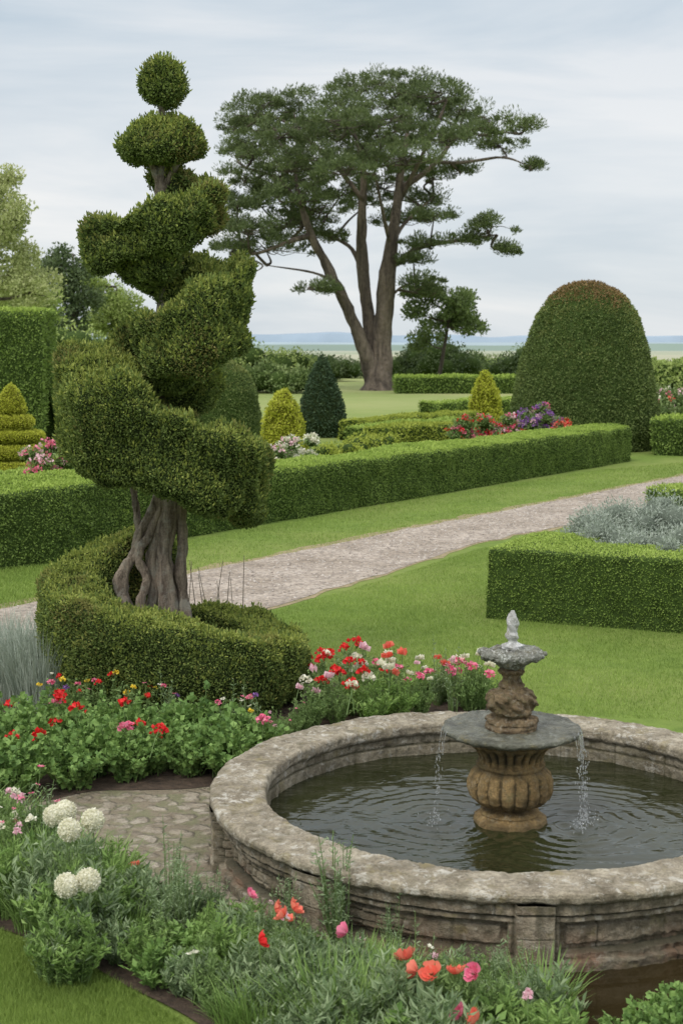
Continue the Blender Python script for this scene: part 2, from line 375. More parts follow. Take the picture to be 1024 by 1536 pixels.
def water_mat(name,c,scale=7,st=.35):
    m,nt,b,out=newmat(name); oc=objc(nt)
    mp=N(nt,'ShaderNodeMapping'); mp.inputs['Scale'].default_value=(1,1.7,1); nt.links.new(oc,mp.inputs[0])
    n1=noise(nt,mp.outputs[0],scale,2,.45,1.2)
    nt.links.new(ramp(nt,noise(nt,oc,1.5,4),[(.3,c),(.7,tuple(x*1.8 for x in c))]),b.inputs['Base Color'])
    b.inputs['Roughness'].default_value=.015; b.inputs['IOR'].default_value=1.36; b.inputs['Specular IOR Level'].default_value=.6
    bump(nt,b,n1,st,.02); return m
M['water']=water_mat('pond_water',(.016,.018,.007),8,.3)
M['murky']=water_mat('murky_water',(.022,.016,.007),5,.06)
m,nt,b,out=newmat('falling_water'); b.inputs['Base Color'].default_value=(.93,.95,.97,1); b.inputs['Roughness'].default_value=.05; b.inputs['Transmission Weight'].default_value=.85; b.inputs['IOR'].default_value=1.33; M['fall']=m
m,nt,b,out=newmat('red_brick'); oc=objc(nt)
n1=noise(nt,oc,8,5,.7); nt.links.new(ramp(nt,n1,[(.3,(.09,.055,.035)),(.7,(.27,.15,.11))]),b.inputs['Base Color']); b.inputs['Roughness'].default_value=.9; bump(nt,b,noise(nt,oc,40,4),.8,.01); M['brick']=m
def haze(name,c):  # aerial haze put into the base colour of distant land
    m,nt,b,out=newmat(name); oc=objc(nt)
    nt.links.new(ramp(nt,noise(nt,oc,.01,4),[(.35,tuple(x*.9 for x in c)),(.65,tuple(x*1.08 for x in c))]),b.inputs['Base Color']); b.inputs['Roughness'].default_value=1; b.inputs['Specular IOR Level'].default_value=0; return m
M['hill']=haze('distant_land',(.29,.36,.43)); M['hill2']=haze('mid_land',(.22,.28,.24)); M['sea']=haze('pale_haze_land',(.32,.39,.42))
# ---------------------------------------------------------------- ground sheets
def sheet(name,poly,z,mat,kind='structure',sub=8,jit=0.0,label=None):
    P=np.array(poly,float)
    if sub>1: P=crom(P,sub,True)
    if jit:
        p3=np.c_[P,np.zeros(len(P))]; P=P+jit*np.c_[vnoise(p3,3,5),vnoise(p3,3,6)]
    me=bpy.data.meshes.new(name); me.from_pydata([(a,b_,z) for a,b_ in P],[],[list(range(len(P)))])
    me.materials.append(mat); me.update()
    if me.polygons[0].normal.z<0: me.flip_normals()
    return obj(name,me,kind=kind,label=label),P
def inpoly(X,Y,P):
    r=np.zeros(len(X),bool); n=len(P); j=n-1
    for i in range(n):
        xi,yi=P[i]; xj,yj=P[j]
        if yi!=yj: r^=((yi>Y)!=(yj>Y))&(X<(xj-xi)*(Y-yi)/(yj-yi)+xi)
        j=i
    return r
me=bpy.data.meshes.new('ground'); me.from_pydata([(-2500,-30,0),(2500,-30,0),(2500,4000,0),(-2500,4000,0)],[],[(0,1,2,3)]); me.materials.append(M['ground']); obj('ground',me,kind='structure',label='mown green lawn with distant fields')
up_=[G(-250,955),G(0,914),G(270,863),G(440,829),G(600,796),G(720,774),G(860,746),G(1024,714),G(1200,682)]
lo_=[G(1250,705),G(1024,755),G(860,787),G(720,815),G(560,866),G(390,915),G(200,965),G(0,1010),G(-250,1080)]
pc=np.array(up_+lo_)
sheet('path_verge',np.array([p+np.array([0,.34]) for p in up_]+[p-np.array([0,.16]) for p in lo_]),.004,M['verge'],sub=10,jit=.16,label='dry worn turf edge of the gravel path')
_,pathP=sheet('gravel_path',pc,.008,M['gravel'],sub=10,jit=.09,label='pale gravel garden path between lawns')
bedL=[G(-150,1000),G(60,1000),G(300,1085),G(420,1090),G(440,1110),G(330,1175),G(140,1190),G(-150,1210)]
sheet('flower_bed_soil',bedL,.012,M['soil'],jit=.05,label='dark soil of flower bed')
bedR=[G(400,1030),G(560,1030),G(700,1050),G(745,1068),G(700,1078),G(560,1085),G(410,1125)]
sheet('flower_bed_soil',bedR,.016,M['soil'],jit=.05,label='dark soil of flower bed by the basin')
sheet('flower_bed_soil',[XY(252,12.2)+1.22*np.array([math.cos(a),math.sin(a)]) for a in np.linspace(0,6.28,12,endpoint=False)],.020,M['soil'],jit=.03,label='dark soil under spiral topiary')
bedF=[G(-150,1230),G(0,1275),G(180,1345),G(330,1395),G(480,1425),G(620,1440),G(720,1475),G(830,1560),G(760,1700),G(480,1660),G(330,1560),G(180,1475),G(0,1395),G(-150,1345)]
_,bedFP=sheet('flower_bed_soil',bedF,.012,M['soil'],jit=.03,label='dark soil of front border')
bedS=[(2.0,15.9),(7,13.9),(8.5,17.5),(3.2,19.0)]
sheet('flower_bed_soil',bedS,.012,M['soil'],sub=1,label='soil inside clipped box hedge')
pave=[G(-60,1195),G(140,1178),G(330,1160),G(430,1150),G(520,1200),G(700,1400),G(640,1480),G(450,1435),G(330,1402),G(180,1350),G(0,1280),G(-100,1240)]
sheet('stone_paving',pave,.008,M['flag'],jit=.03,label='worn cobbled stone paving beside the basin')
pool=[G(600,1400),G(1150,1400),G(1250,1560),G(1150,1680),G(860,1650),G(800,1545),G(690,1440)]
sheet('water',pool,.018,M['murky'],sub=1,label='murky brown water around the basin foot')
def ridge(name,y,h,mat,seed,x0=-1500,x1=1500,label=''):
    xs=np.linspace(x0,x1,240); p=np.c_[xs,0*xs,0*xs]
    hh=h*(.75+.3*vnoise(p,.004,seed)+.2*vnoise(p,.02,seed+1))
    R=np.stack([np.c_[xs,0*xs+y,0*xs-1],np.c_[xs,0*xs+y+10,hh*.8],np.c_[xs,0*xs+y+40,hh],np.c_[xs,0*xs+y+140,0*xs-1]])
    V,Q=grid(R,False); obj(name,mesh_np(name,V,Q,mats=(mat,),smooth=True),kind='structure',label=label)
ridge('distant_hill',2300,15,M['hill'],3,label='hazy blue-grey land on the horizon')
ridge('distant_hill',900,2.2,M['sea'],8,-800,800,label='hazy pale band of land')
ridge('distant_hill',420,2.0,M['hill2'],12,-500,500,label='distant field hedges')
# ---------------------------------------------------------------- hedges
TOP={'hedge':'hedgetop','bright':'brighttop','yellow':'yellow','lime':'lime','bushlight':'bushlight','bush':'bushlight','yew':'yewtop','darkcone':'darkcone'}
def hedge(poly,w,h,density,leaf,mat='hedge',core='hedge_core',label='',group=None,name='hedge',step=.14,amp=.035,rnd=.09,big=.045):
    P=np.array(poly,float); pts=[];
    for a,b_ in zip(P[:-1],P[1:]):
        m=max(2,int(np.linalg.norm(b_-a)/step)); 
        for t in np.linspace(0,1,m,endpoint=False): pts.append(a+(b_-a)*t)
    pts.append(P[-1]); pts=np.array(pts)
    base=pts.mean(0); pts=pts-base
    t=nrm(np.gradient(pts,axis=0)); n=np.c_[-t[:,1],t[:,0]]
    if len(P)>2:
        tt=np.diff(pts,axis=0)
        for i in range(1,len(pts)-1):
            a=nrm(tt[i-1]);b_=nrm(tt[i]); c=a@b_
            if c<.97: n[i]=n[i]/math.sqrt((1+c)/2)
    k1=max(4,int(h/step)); k2=max(4,int(w/step))
    cs=[(-w/2,z) for z in np.linspace(0,h-rnd,k1)]+[(-w/2+rnd*.3,h-rnd*.3)]+[(x,h) for x in np.linspace(-w/2+rnd,w/2-rnd,k2)]+[(w/2-rnd*.3,h-rnd*.3)]+[(w/2,z) for z in np.linspace(h-rnd,0,k1)]
    cs=np.array(cs)
    R=np.zeros((len(pts),len(cs),3))
    R[:,:,:2]=pts[:,None]+n[:,None]*cs[None,:,0,None]; R[:,:,2]=cs[None,:,1]
    def cap(r,sgn):
        out=[]
        ctr=r.mean(0)*np.array([1,1,.9])
        for s in (.66,.33,0.0): out.append(ctr+(r-ctr)*s)
        return out
    R=np.concatenate([np.array(cap(R[0],-1)[::-1]),R,np.array(cap(R[-1],1))])
    V,Q=grid(R,False)
    mb=foliage(V,Q,density,leaf,amp,4.,out=.5,rand=.9,up=.3,big=big)
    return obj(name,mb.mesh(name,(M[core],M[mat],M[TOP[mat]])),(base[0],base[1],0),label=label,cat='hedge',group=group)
dirn=nrm(G(950,690)-G(400,785)); nb=np.array([-dirn[1],dirn[0]])
hedge([G(205,820)+nb*.6,G(400,786)+nb*.6,G(690,736)+nb*.6,G(945,692)+nb*.6],1.2,.88,2300,.034,label='long low clipped green hedge beside gravel path')
hedge([G(-90,862)+nb*.7,G(80,845)+nb*.7,G(222,818)+nb*.7],1.5,1.04,2600,.034,label='clipped dark green hedge behind the spiral topiary')
hedge([(7.6,13.50),(2.17,15.80),(2.70,16.75)],.84,.78,4600,.022,mat='bright',label='angular clipped box hedge around silver planting',rnd=.05,amp=.018,big=.015)
hedge([XY(990,24.9),XY(1150,23.6)],1.0,.5,1500,.045,mat='bright',label='bright green low box hedge on lawn')
hedge([XY(985,39),XY(1120,38)],1.4,.95,700,.07,label='clipped green hedge beside big yew dome')
hedge([XY(522,44),XY(705,50)],.7,.62,900,.06,mat='lime',core='hedge_core',label='low lime green box edging in parterre',group='parterre box edging')
hedge([XY(530,40),XY(690,44.5)],.7,.66,900,.06,mat='bright',label='low bright box edging in parterre',group='parterre box edging')
hedge([XY(560,37.6),XY(672,40)],.7,.78,900,.06,mat='lime',core='hedge_core',label='low lime green box edging in parterre',group='parterre box edging')
hedge([XY(640,55),XY(790,60)],.8,.7,500,.08,mat='bright',label='low bright box edging in parterre',group='parterre box edging')
hedge([XY(0,29),XY(215,33)],1.0,.36,900,.055,mat='bright',label='bright low hedge inside parterre')
hedge([XY(592,84),XY(792,84)],1.8,.95,200,.14,mat='hedge',label='long flat hedge across the far lawn')
hedge([XY(-60,42),XY(78,42)],2.0,3.85,600,.075,label='tall rectangular clipped hedge block',rnd=.25)
hedge([XY(955,70),XY(1180,66)],3,1.9,160,.16,mat='bushlight',label='tall light green informal hedge',amp=.25,rnd=.5)
# ---------------------------------------------------------------- clipped lathe topiaries
def topi(name,xy,prof,k,density,leaf,mat,core,label,amp=.05,ns=2.,step=.12,group=None,top=None,big=0):
    V,Q=lathe(prof,k,step=step)
    mb=foliage(V,Q,density,leaf,amp,ns,big=big)
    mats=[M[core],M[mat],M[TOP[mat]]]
    if top:
        mats.append(M[top[0]])
        x=mb.V[1][::4]
        sel=x[:,2]+.3*vnoise(x,1.0,4)+rng.normal(size=len(x))*.12>top[1]
        mb.mq[1]=np.where(sel,3,mb.mq[1])
    return obj(name,mb.mesh(name,tuple(mats)),(xy[0],xy[1],0),label=label,cat='topiary',group=group)
topi('dome_topiary',XY(876,41),[(1.95,0),(2.08,.6),(2.02,1.2),(1.86,2.0),(1.66,2.8),(1.46,3.4),(1.30,3.76),(1.22,3.86),(1.02,4.15),(.74,4.40),(.4,4.56),(.15,4.62),(0,4.63)],64,1000,.062,'yew','hedge_core','huge domed yew topiary with browned top on lawn',.045,1.5,.15,top=('yewbrown',4.1),big=.05)
topi('dome_topiary',XY(325,44),[(1.3,0),(1.32,.8),(1.22,1.5),(.95,2.05),(.55,2.4),(.25,2.5),(0,2.52)],48,900,.055,'yew','hedge_core','rounded clipped green dome behind hedge',.04)
topi('cone_topiary',XY(427,38.8),[(.55,0),(.62,.35),(.5,.8),(.34,1.25),(.16,1.6),(0,1.72)],30,900,.07,'yellow','yellow_core','small golden yellow cone topiary',.09,3.,group='golden cone topiaries')
topi('cone_topiary',XY(728,51),[(.52,0),(.6,.4),(.5,.9),(.33,1.4),(.15,1.8),(0,1.92)],30,700,.08,'yellow','yellow_core','small golden yellow cone topiary',.09,3.,group='golden cone topiaries')
topi('cone_topiary',XY(484,45.8),[(.62,0),(.74,.5),(.62,1.1),(.4,1.75),(.17,2.35),(0,2.6)],36,900,.07,'darkcone','box_core','dark green pointed cone conifer on lawn',.05,2.)
pr=[]
for i,(r,z0,z1) in enumerate([(1.15,.0,.36),(.92,.40,.72),(.72,.76,1.02),(.50,1.05,1.36)]):
    zm=(z0+z1)/2
    pr+=[(r*.6,z0),(r*.88,z0+.03),(r,zm-.04),(r*.99,zm+.04),(r*.86,z1-.03),(r*.55,z1)]
pr+=[(.26,1.38),(.36,1.46),(.27,1.70),(.15,1.92),(0,2.06)]
topi('stepped_topiary',XY(20,32.5),pr,40,2400,.036,'yellow','yellow_core','golden tiered cone topiary with stacked rings',.008,3.,.05)
# ---------------------------------------------------------------- spiral topiary
cx,cy=XY(251,12.2,2.0)
spiral=obj('spiral_topiary',None,(cx,cy,0),label='tall spiral clipped boxwood topiary with gnarled trunk',cat='topiary')
def sweep(path,k=44,e=3.8):
    P=crom(np.array(path,float),14)
    pts=P[:,:3]; t=np.gradient(pts,axis=0); t[:,2]=0; t=nrm(t)
    s_=np.cross(t,[0,0,1.]); th=np.linspace(0,2*np.pi,k,endpoint=False)
    ct=np.sign(np.cos(th))*np.abs(np.cos(th))**(2/e); st=np.sign(np.sin(th))*np.abs(np.sin(th))**(2/e)
    st=np.where(st<0,st*(1-.35*(1-np.abs(ct))),st*(1-.12*(1-np.abs(ct))))
    wid=1+.12*st
    R=pts[:,None]+s_[:,None]*(P[:,3][:,None]*ct*wid)[:,:,None]+np.array([0,0,1.])*(P[:,4][:,None]*st)[:,:,None]
    def cap(i,sg):
        out=[]
        for a in (.35,.7,1.0,1.1):
            sc_=math.sqrt(max(0,1-min(a,1)**2)) if a<1.05 else 0
            ctr=pts[i]+sg*t[i]*P[i,3]*a*.7
            out.append(ctr+(R[i]-pts[i])*sc_)
        return out
    R=np.concatenate([np.array(cap(0,-1)[::-1]),R,np.array(cap(-1,1))])
    return grid(R)
mb=MB()
tiers=[
 [(-.2,.76,.72,.24,.72),(-.62,.48,.64,.26,.64),(-.81,.0,.55,.26,.55),(-.60,-.54,.49,.28,.49),(.0,-.86,.44,.29,.44),(.58,-.84,.37,.29,.37),(.90,-.28,.30,.26,.30),(.66,.45,.31,.22,.31),(.2,.70,.32,.2,.32)],
 [(-.1,.46,2.84,.14,.10),(-.46,.34,2.76,.22,.24),(-.60,.0,2.50,.25,.47),(-.44,-.32,2.30,.33,.50),(-.04,-.46,2.15,.36,.46),(.34,-.36,1.94,.34,.40),(.54,.0,1.80,.25,.32),(.36,.32,1.8,.18,.22)],
 [(-.12,.28,3.50,.16,.14),(.14,.34,3.56,.24,.18),(.44,.10,3.40,.27,.31),(.42,-.22,3.18,.29,.37),(.12,-.34,3.03,.31,.31),(-.12,-.24,3.02,.15,.2)],
 [(.02,.20,4.28,.12,.09),(.22,.12,4.22,.21,.15),(.32,-.1,4.07,.21,.20),(.08,-.26,3.91,.28,.22),(-.22,-.24,3.79,.28,.21),(-.42,-.06,3.76,.19,.16),(-.30,.16,3.66,.14,.13)],
]
for i,tr in enumerate(tiers):
    V,Q=sweep(tr)
    foliage(V,Q,10500,.0205,.06 if i else .03,8.,mb=mb,aspect=.62,seed=i*3+1,shoots=.11 if i else .05,big=.10 if i else .04,brown=.28,tn=.3)
def blob(c,rx,rz,flat=.0,k=28):
    u=np.linspace(-math.pi/2,math.pi/2,16)
    prof=np.c_[rx*np.cos(u),np.where(np.sin(u)<0,np.sin(u)*rz*(1-flat),np.sin(u)*rz)]
    V,Q=lathe(prof,k); return V+np.array(c),Q
for c,rx,rz,fl in [((0,0,5.04),.165,.185,.2),((-.01,0,4.54),.345,.28,.62),((-.16,-.08,3.58),.2,.17,0),((-.30,.26,2.95),.22,.18,0),((.0,.1,4.34),.12,.1,0),((-.05,-.2,3.62),.2,.17,0),((.04,-.26,2.72),.22,.16,0),((.12,.1,3.36),.2,.16,0),((.2,.1,2.6),.26,.22,0),((-.06,.05,3.9),.18,.14,0)]:
    V,Q=blob(c,rx,rz,fl); foliage(V,Q,10500,.0205,.04,9.,mb=mb,aspect=.62,shoots=.11,big=.04,brown=.28,tn=.3)
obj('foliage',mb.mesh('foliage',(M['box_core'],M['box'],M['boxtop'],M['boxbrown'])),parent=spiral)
mb=MB()
def tb(p,r,k=16,rough=.42,sub=7,seed=0):
    V,Q=tube(p,r,k,rough,seed,True,sub); mb.add(V,Q,smooth=True)
tb([(-.02,-.02,-.05),(-.02,-.04,.5),(-.01,-.06,.9),(-.03,-.03,1.25),(.03,-.02,1.55),(.04,0,1.8),(.0,0,2.4),(-.02,.02,3.1),(.03,0,3.7),(-.02,0,4.3),(0,0,5.0)],[.13,.11,.092,.08,.075,.08,.07,.06,.055,.045,.025],18)
tb([(.14,.05,-.05),(.13,.0,.6),(.105,-.03,1.0),(.12,-.02,1.3),(.09,0,1.6),(.04,0,1.9)],[.07,.06,.05,.045,.05,.045],seed=3)
tb([(-.18,.06,-.05),(-.16,.0,.6),(-.12,-.02,.95),(-.13,.02,1.2),(-.05,.0,1.5),(.02,0,1.8)],[.07,.055,.045,.05,.045,.045],seed=5)
tb([(-.22,0,.4),(-.34,-.10,.78),(-.39,-.10,.93),(-.37,-.08,1.08),(-.27,-.04,1.22),(-.24,-.02,1.38),(-.12,0,1.6),(-.02,0,1.85)],[.05,.05,.055,.045,.05,.04,.045,.04],seed=7)
tb([(-.1,-.1,.6),(-.22,-.14,.8),(-.17,-.1,1.0),(-.24,-.08,1.2),(-.14,-.04,1.42),(.0,0,1.75)],[.04,.035,.04,.03,.035,.03],seed=9)
tb([(-.3,.0,1.15),(-.22,.0,1.32),(-.26,.02,1.5),(-.3,.1,1.8)],[.035,.03,.03,.025],seed=11)
tb([(.02,0,3.55),(-.1,-.05,3.65),(-.2,-.12,3.7)],[.035,.03,.02]); tb([(.0,0,4.3),(.08,.05,4.2),(.16,.1,4.15)],[.03,.025,.02])
tb([(.0,0,4.2),(-.1,-.04,4.45),(-.2,-.05,4.55)],[.03,.025,.015]); tb([(.0,0,4.2),(.1,-.04,4.4),(.2,-.05,4.5)],[.03,.025,.015])
tb([(.0,0,2.6),(.2,-.1,2.85),(.3,-.15,3.0)],[.05,.04,.03])
obj('trunk',mb.mesh('trunk',(M['bark'],)),parent=spiral)
for i in range(9):
    x,y=XY(283+i*10,13.6); h=.75+.25*rng.random()
    V,Q=tube([(0,0,0),(.02*rng.normal(),0,h*.5),(.06*rng.normal(),0,h)],[.006,.005,.003],5)
    obj('plant_stake',mesh_np('plant_stake',V,Q,mats=(M['bark'],)),(x,y,0.0),label='thin dry twig stake in soil',cat='stake',group='thin twig stakes by topiary')
# ---------------------------------------------------------------- pine
PY=89.
px,py=XY(568,PY)
pine=obj('pine_tree',None,(px,py,0),label='tall multi-stemmed flat-topped pine on far lawn',cat='tree')
def L(u,v,dy=0): return A(u,v,PY+dy)-np.array([px,py,0])
limbs=[([(567,592,0),(567,575,0),(566,555,0),(566,535,0)],[1.2,.95,.8,.6]),
 ([(560,572,0),(548,528,-.3),(528,480,-.5),(508,435,-.8),(488,395,-1),(466,352,-1.2),(450,300,-1),(440,245,-.5)],[.55,.45,.36,.33,.3,.24,.16,.08]),
 ([(564,560,0),(556,510,.3),(549,450,.6),(543,390,.6),(542,330,.3),(545,260,0),(530,190,0)],[.5,.42,.37,.34,.28,.2,.08]),
 ([(572,565,0),(574,510,0),(578,450,-.2),(583,400,-.4),(592,335,-.4),(600,270,0),(612,190,.5)],[.65,.6,.54,.46,.34,.24,.1]),
 ([(590,398,0),(640,372,-1),(690,354,-1.5),(745,352,-2)],[.2,.15,.1,.04]),
 ([(598,285,0),(650,245,.5),(705,205,1),(770,200,1)],[.2,.14,.1,.04]),
 ([(466,352,-1.2),(425,362,-2),(385,372,-2.5),(345,385,-3)],[.18,.12,.08,.04]),
 ([(452,310,-1),(405,275,-1),(360,250,-1.5)],[.15,.1,.05]),
 ([(543,405,.6),(515,372,1.5),(480,352,2.5),(440,340,3)],[.16,.12,.08,.04]),
 ([(583,400,0),(606,345,1.5),(650,295,2.5)],[.18,.12,.05]),
 ([(588,380,0),(575,320,-2),(560,250,-3)],[.14,.1,.05]),
 ([(578,455,-.2),(600,435,-1),(632,420,-2)],[.1,.07,.04]),
 ([(512,445,-.8),(495,436,-1.5),(470,430,-2)],[.09,.05,.03]),
 ([(505,425,-.8),(470,400,0),(400,398,0)],[.11,.07,.03]),
 ([(545,300,0),(500,240,-1),(440,190,-2),(390,170,-2)],[.15,.12,.08,.04]),
 ([(600,300,0),(640,200,-2),(670,150,-2)],[.15,.1,.05]),
 ([(612,240,.5),(690,240,1.5),(745,225,2),(795,250,2)],[.12,.1,.07,.03]),
 ([(350,380,-3),(400,395,-2),(380,410,-2)],[.04,.05,.02])]
mb=MB(); anchors=[]
for i,(pts,rad) in enumerate(limbs):
    p=np.array([L(*q) for q in pts]); 
    if i>3: p[1:-1]+=rng.normal(size=p[1:-1].shape)*.25
    V,Q=tube(p,rad,12,.22,i,True,6); mb.add(V,Q,smooth=True)
    if i>0: anchors.append(crom(p,6)[4:])
anchors=np.concatenate(anchors)
pads=[(600,132,55,18,0),(545,128,45,20,2),(655,138,45,18,-2),(500,155,60,26,-1),(440,157,48,20,1),(385,165,42,22,-1),(352,190,22,18,1),(695,165,40,18,2),(740,185,38,16,0),(785,192,22,10,1),(800,250,10,8,2),(750,215,30,14,3),
(420,195,55,26,-3),(470,195,55,26,3),(380,220,42,24,-2),(560,180,65,28,-3),(620,180,60,26,3),(665,205,42,20,-3),(705,200,38,16,-2),(540,228,50,26,4),(490,240,48,26,-4),(430,248,50,24,-3),(367,265,34,20,-1),(610,238,50,22,-4),(650,262,38,18,2),(575,275,45,22,4),(510,285,48,24,3),(450,292,50,24,-3),(390,298,45,24,1),(356,312,28,18,-2),(640,300,38,15,3),(600,328,42,16,3),(425,335,60,20,2),(372,345,38,18,-3),(470,330,42,18,4),(650,325,28,10,-2),(400,372,52,14,0),(352,370,26,11,-2),(640,365,35,10,-1),(735,340,32,17,-2),(757,374,20,9,-2),(705,360,24,8,-1),(635,425,28,10,-2),(478,432,28,9,-2),(500,355,28,11,2),(347,340,20,12,0),(690,255,22,10,2),(620,390,20,8,-1),(415,285,40,22,5),(560,210,60,24,5),(500,200,60,26,6),(640,215,40,18,6),(450,225,55,24,6),(360,225,24,16,2),(520,255,40,18,-6),(480,312,50,16,0),(440,355,40,12,5),(650,440,18,7,-1),(400,190,50,24,4),(470,265,55,24,2),(580,155,60,24,4),(520,180,60,26,-5),(640,160,50,22,3),(400,245,45,22,5),(590,250,45,20,0),(550,300,40,18,5)]
cc=[];cr=[]
for (u,v,hw,hh,dy) in pads:
    c=L(u,v,dy*1.3); W=hw*PY/F; H=hh*.82*PY/F
    j=np.argmin(((anchors-c)**2).sum(1)+np.where(anchors[:,2]>c[2]+.3,9,0)); a=anchors[j]
    mid=(a+c)/2+np.array([rng.normal()*.3,rng.normal()*.3,-.25*abs(rng.normal())])
    V,Q=tube([a,mid,c-np.array([0,0,H*.5])],[.10,.07,.035],6,0,0,True,4); mb.add(V,Q,mi=1)
    n=int(8+W*H*6.0)
    for _ in range(n):
        th=rng.random()*6.283; rr=math.sqrt(rng.random())
        q=c+np.array([W*rr*math.cos(th)*1.04,min(W,2.6)*rr*math.sin(th)*1.3,H*(1.5*rng.random()-.6)*(1.25-rr*rr*.7)])
        cc.append(q); cr.append(.34+.42*rng.random())
        if rng.random()<.6:
            st=c-np.array([0,0,H*.5]); m_=(st+q)/2+rng.normal(size=3)*.2
            V,Q=tube([st,m_,q],[.035,.022,.01],4,0,0,False,2); mb.add(V,Q,mi=1)
    for _ in range(int(n*.4)):
        th=rng.random()*6.283; q=c+np.array([W*1.2*math.cos(th)*(.6+.5*rng.random()),min(W,2.6)*math.sin(th),H*(1.7*rng.random()-.9)])
        cc.append(q); cr.append(.15+.16*rng.random()); V,Q=tube([c,(c+q)/2+rng.normal(size=3)*.15,q],[.03,.02,.008],4,0,0,False,2); mb.add(V,Q,mi=1)
obj('trunk',mb.mesh('trunk',(M['pinebark'],M['branch'])),parent=pine)
def clumps(cc,cr,n_per,size,aspect=.3,up=.5,flat=.6,rand=.7,out=.6,soft=.5):
    cc=np.repeat(np.array(cc),n_per,axis=0); cr=np.repeat(np.array(cr),n_per)
    d=nrm(rng.normal(size=(len(cc),3))); d[:,2]=np.where(d[:,2]<0,d[:,2]*.6,d[:,2])
    P=cc+d*np.array([1,1,flat])*(cr*(.3+.8*rng.random(len(cc))**soft))[:,None]
    return leaves(P,d,size,aspect,out,rand,up)
V,Q=clumps(cc,cr,110,.20,.30,.7,.7,soft=.6)
mb=MB(); mb.add(V,Q); obj('crown',mb.mesh('crown',(M['pine'],)),parent=pine)
# ---------------------------------------------------------------- background trees and bushes
def tree(u,Y,top_v,crown,mat,label,size,n_per=90,trunk=.25,lean=0,group=None,name='tree',aspect=.55,flat=.9,cr_=(.5,.9)):
    x,y=XY(u,Y); t=obj(name,None,(x,y,0),label=label,cat='tree',group=group)
    mb=MB(); o=np.array([x,y,0]); k=Y/F
    top=A(u+lean,top_v,Y)-o
    tr=np.array([(0,0,-.1),top*np.array([.35,1,.35]),top*np.array([.7,1,.7]),top])
    V,Q=tube(tr,[trunk,trunk*.8,trunk*.55,trunk*.15],8,.15,1,True,4); mb.add(V,Q,smooth=True)
    an=crom(tr,8)[8:]; cc=[];cr=[]
    for (a,b_,hw,hh,dy) in crown:
        c=A(a,b_,Y+dy)-o; W=hw*k;H=hh*k
        j=np.argmin(((an-(c-np.array([0,0,H*.6])))**2).sum(1)); s_=an[j]
        V,Q=tube([s_,(s_+c)/2+np.array([0,0,-.1*W]),c],[trunk*.4,trunk*.28,trunk*.1],5,0,0,True,3); mb.add(V,Q)
        n=int(5+W*H*5/(cr_[1]**1.5))
        for _ in range(n):
            d=nrm(rng.normal(size=3))*rng.random()**.45
            q=c+d*np.array([W,W*.9,H]); cc.append(q); cr.append(cr_[0]+(cr_[1]-cr_[0])*rng.random())
            if rng.random()<.4:
                V,Q=tube([c,q],[.03,.012],4,0,0,False); mb.add(V,Q)
    obj('trunk',mb.mesh('trunk',(M['branch'],)),parent=t)
    V,Q=clumps(cc,cr,n_per,size,aspect,.3,flat,soft=.7)
    mb=MB(); mb.add(V,Q); obj('crown',mb.mesh('crown',(M[mat],)),parent=t)
tree(655,92,470,[(620,468,20,8,0),(650,450,28,14,0),(690,462,32,16,-1),(705,490,24,13,0),(665,487,34,13,1),(640,512,32,13,2),(700,448,18,10,1),(625,438,20,7,0),(680,475,30,14,1)],'bush','small leaning open-crowned tree on far lawn',.22,85,.16,20,cr_=(.3,.55))
tree(-15,58,290,[(-10,300,38,38,0),(25,325,26,30,-1),(-20,360,48,38,0),(30,385,26,26,1),(0,430,48,32,0),(45,440,30,24,-1),(70,425,18,16,0),(-50,280,45,32,0),(12,272,20,18,0),(10,345,30,26,0),(20,410,34,24,0)],'willow','pale feathery light green tree',.14,110,.22,cr_=(.28,.55))
tree(110,105,380,[(90,395,24,18,0),(118,410,26,22,0),(95,440,32,25,0),(130,455,28,25,0),(100,485,45,22,0),(75,410,14,12,0)],'bushdark','dark rounded pine beyond the tall hedge',.25,110,.3,cr_=(.5,.9))
tree(175,110,430,[(165,445,28,18,0),(190,470,30,25,0),(150,485,32,25,0),(205,500,28,22,0),(140,425,14,10,0),(175,470,34,26,1)],'bushlight','light green rounded tree beyond the garden',.25,130,.25,cr_=(.5,.9))
tree(62,62,440,[(40,430,30,22,0),(65,455,24,25,0),(20,460,40,22,0),(50,445,30,24,0)],'bushlight','yellow-green bushy tree beyond hedge',.2,110,.2,cr_=(.4,.7))
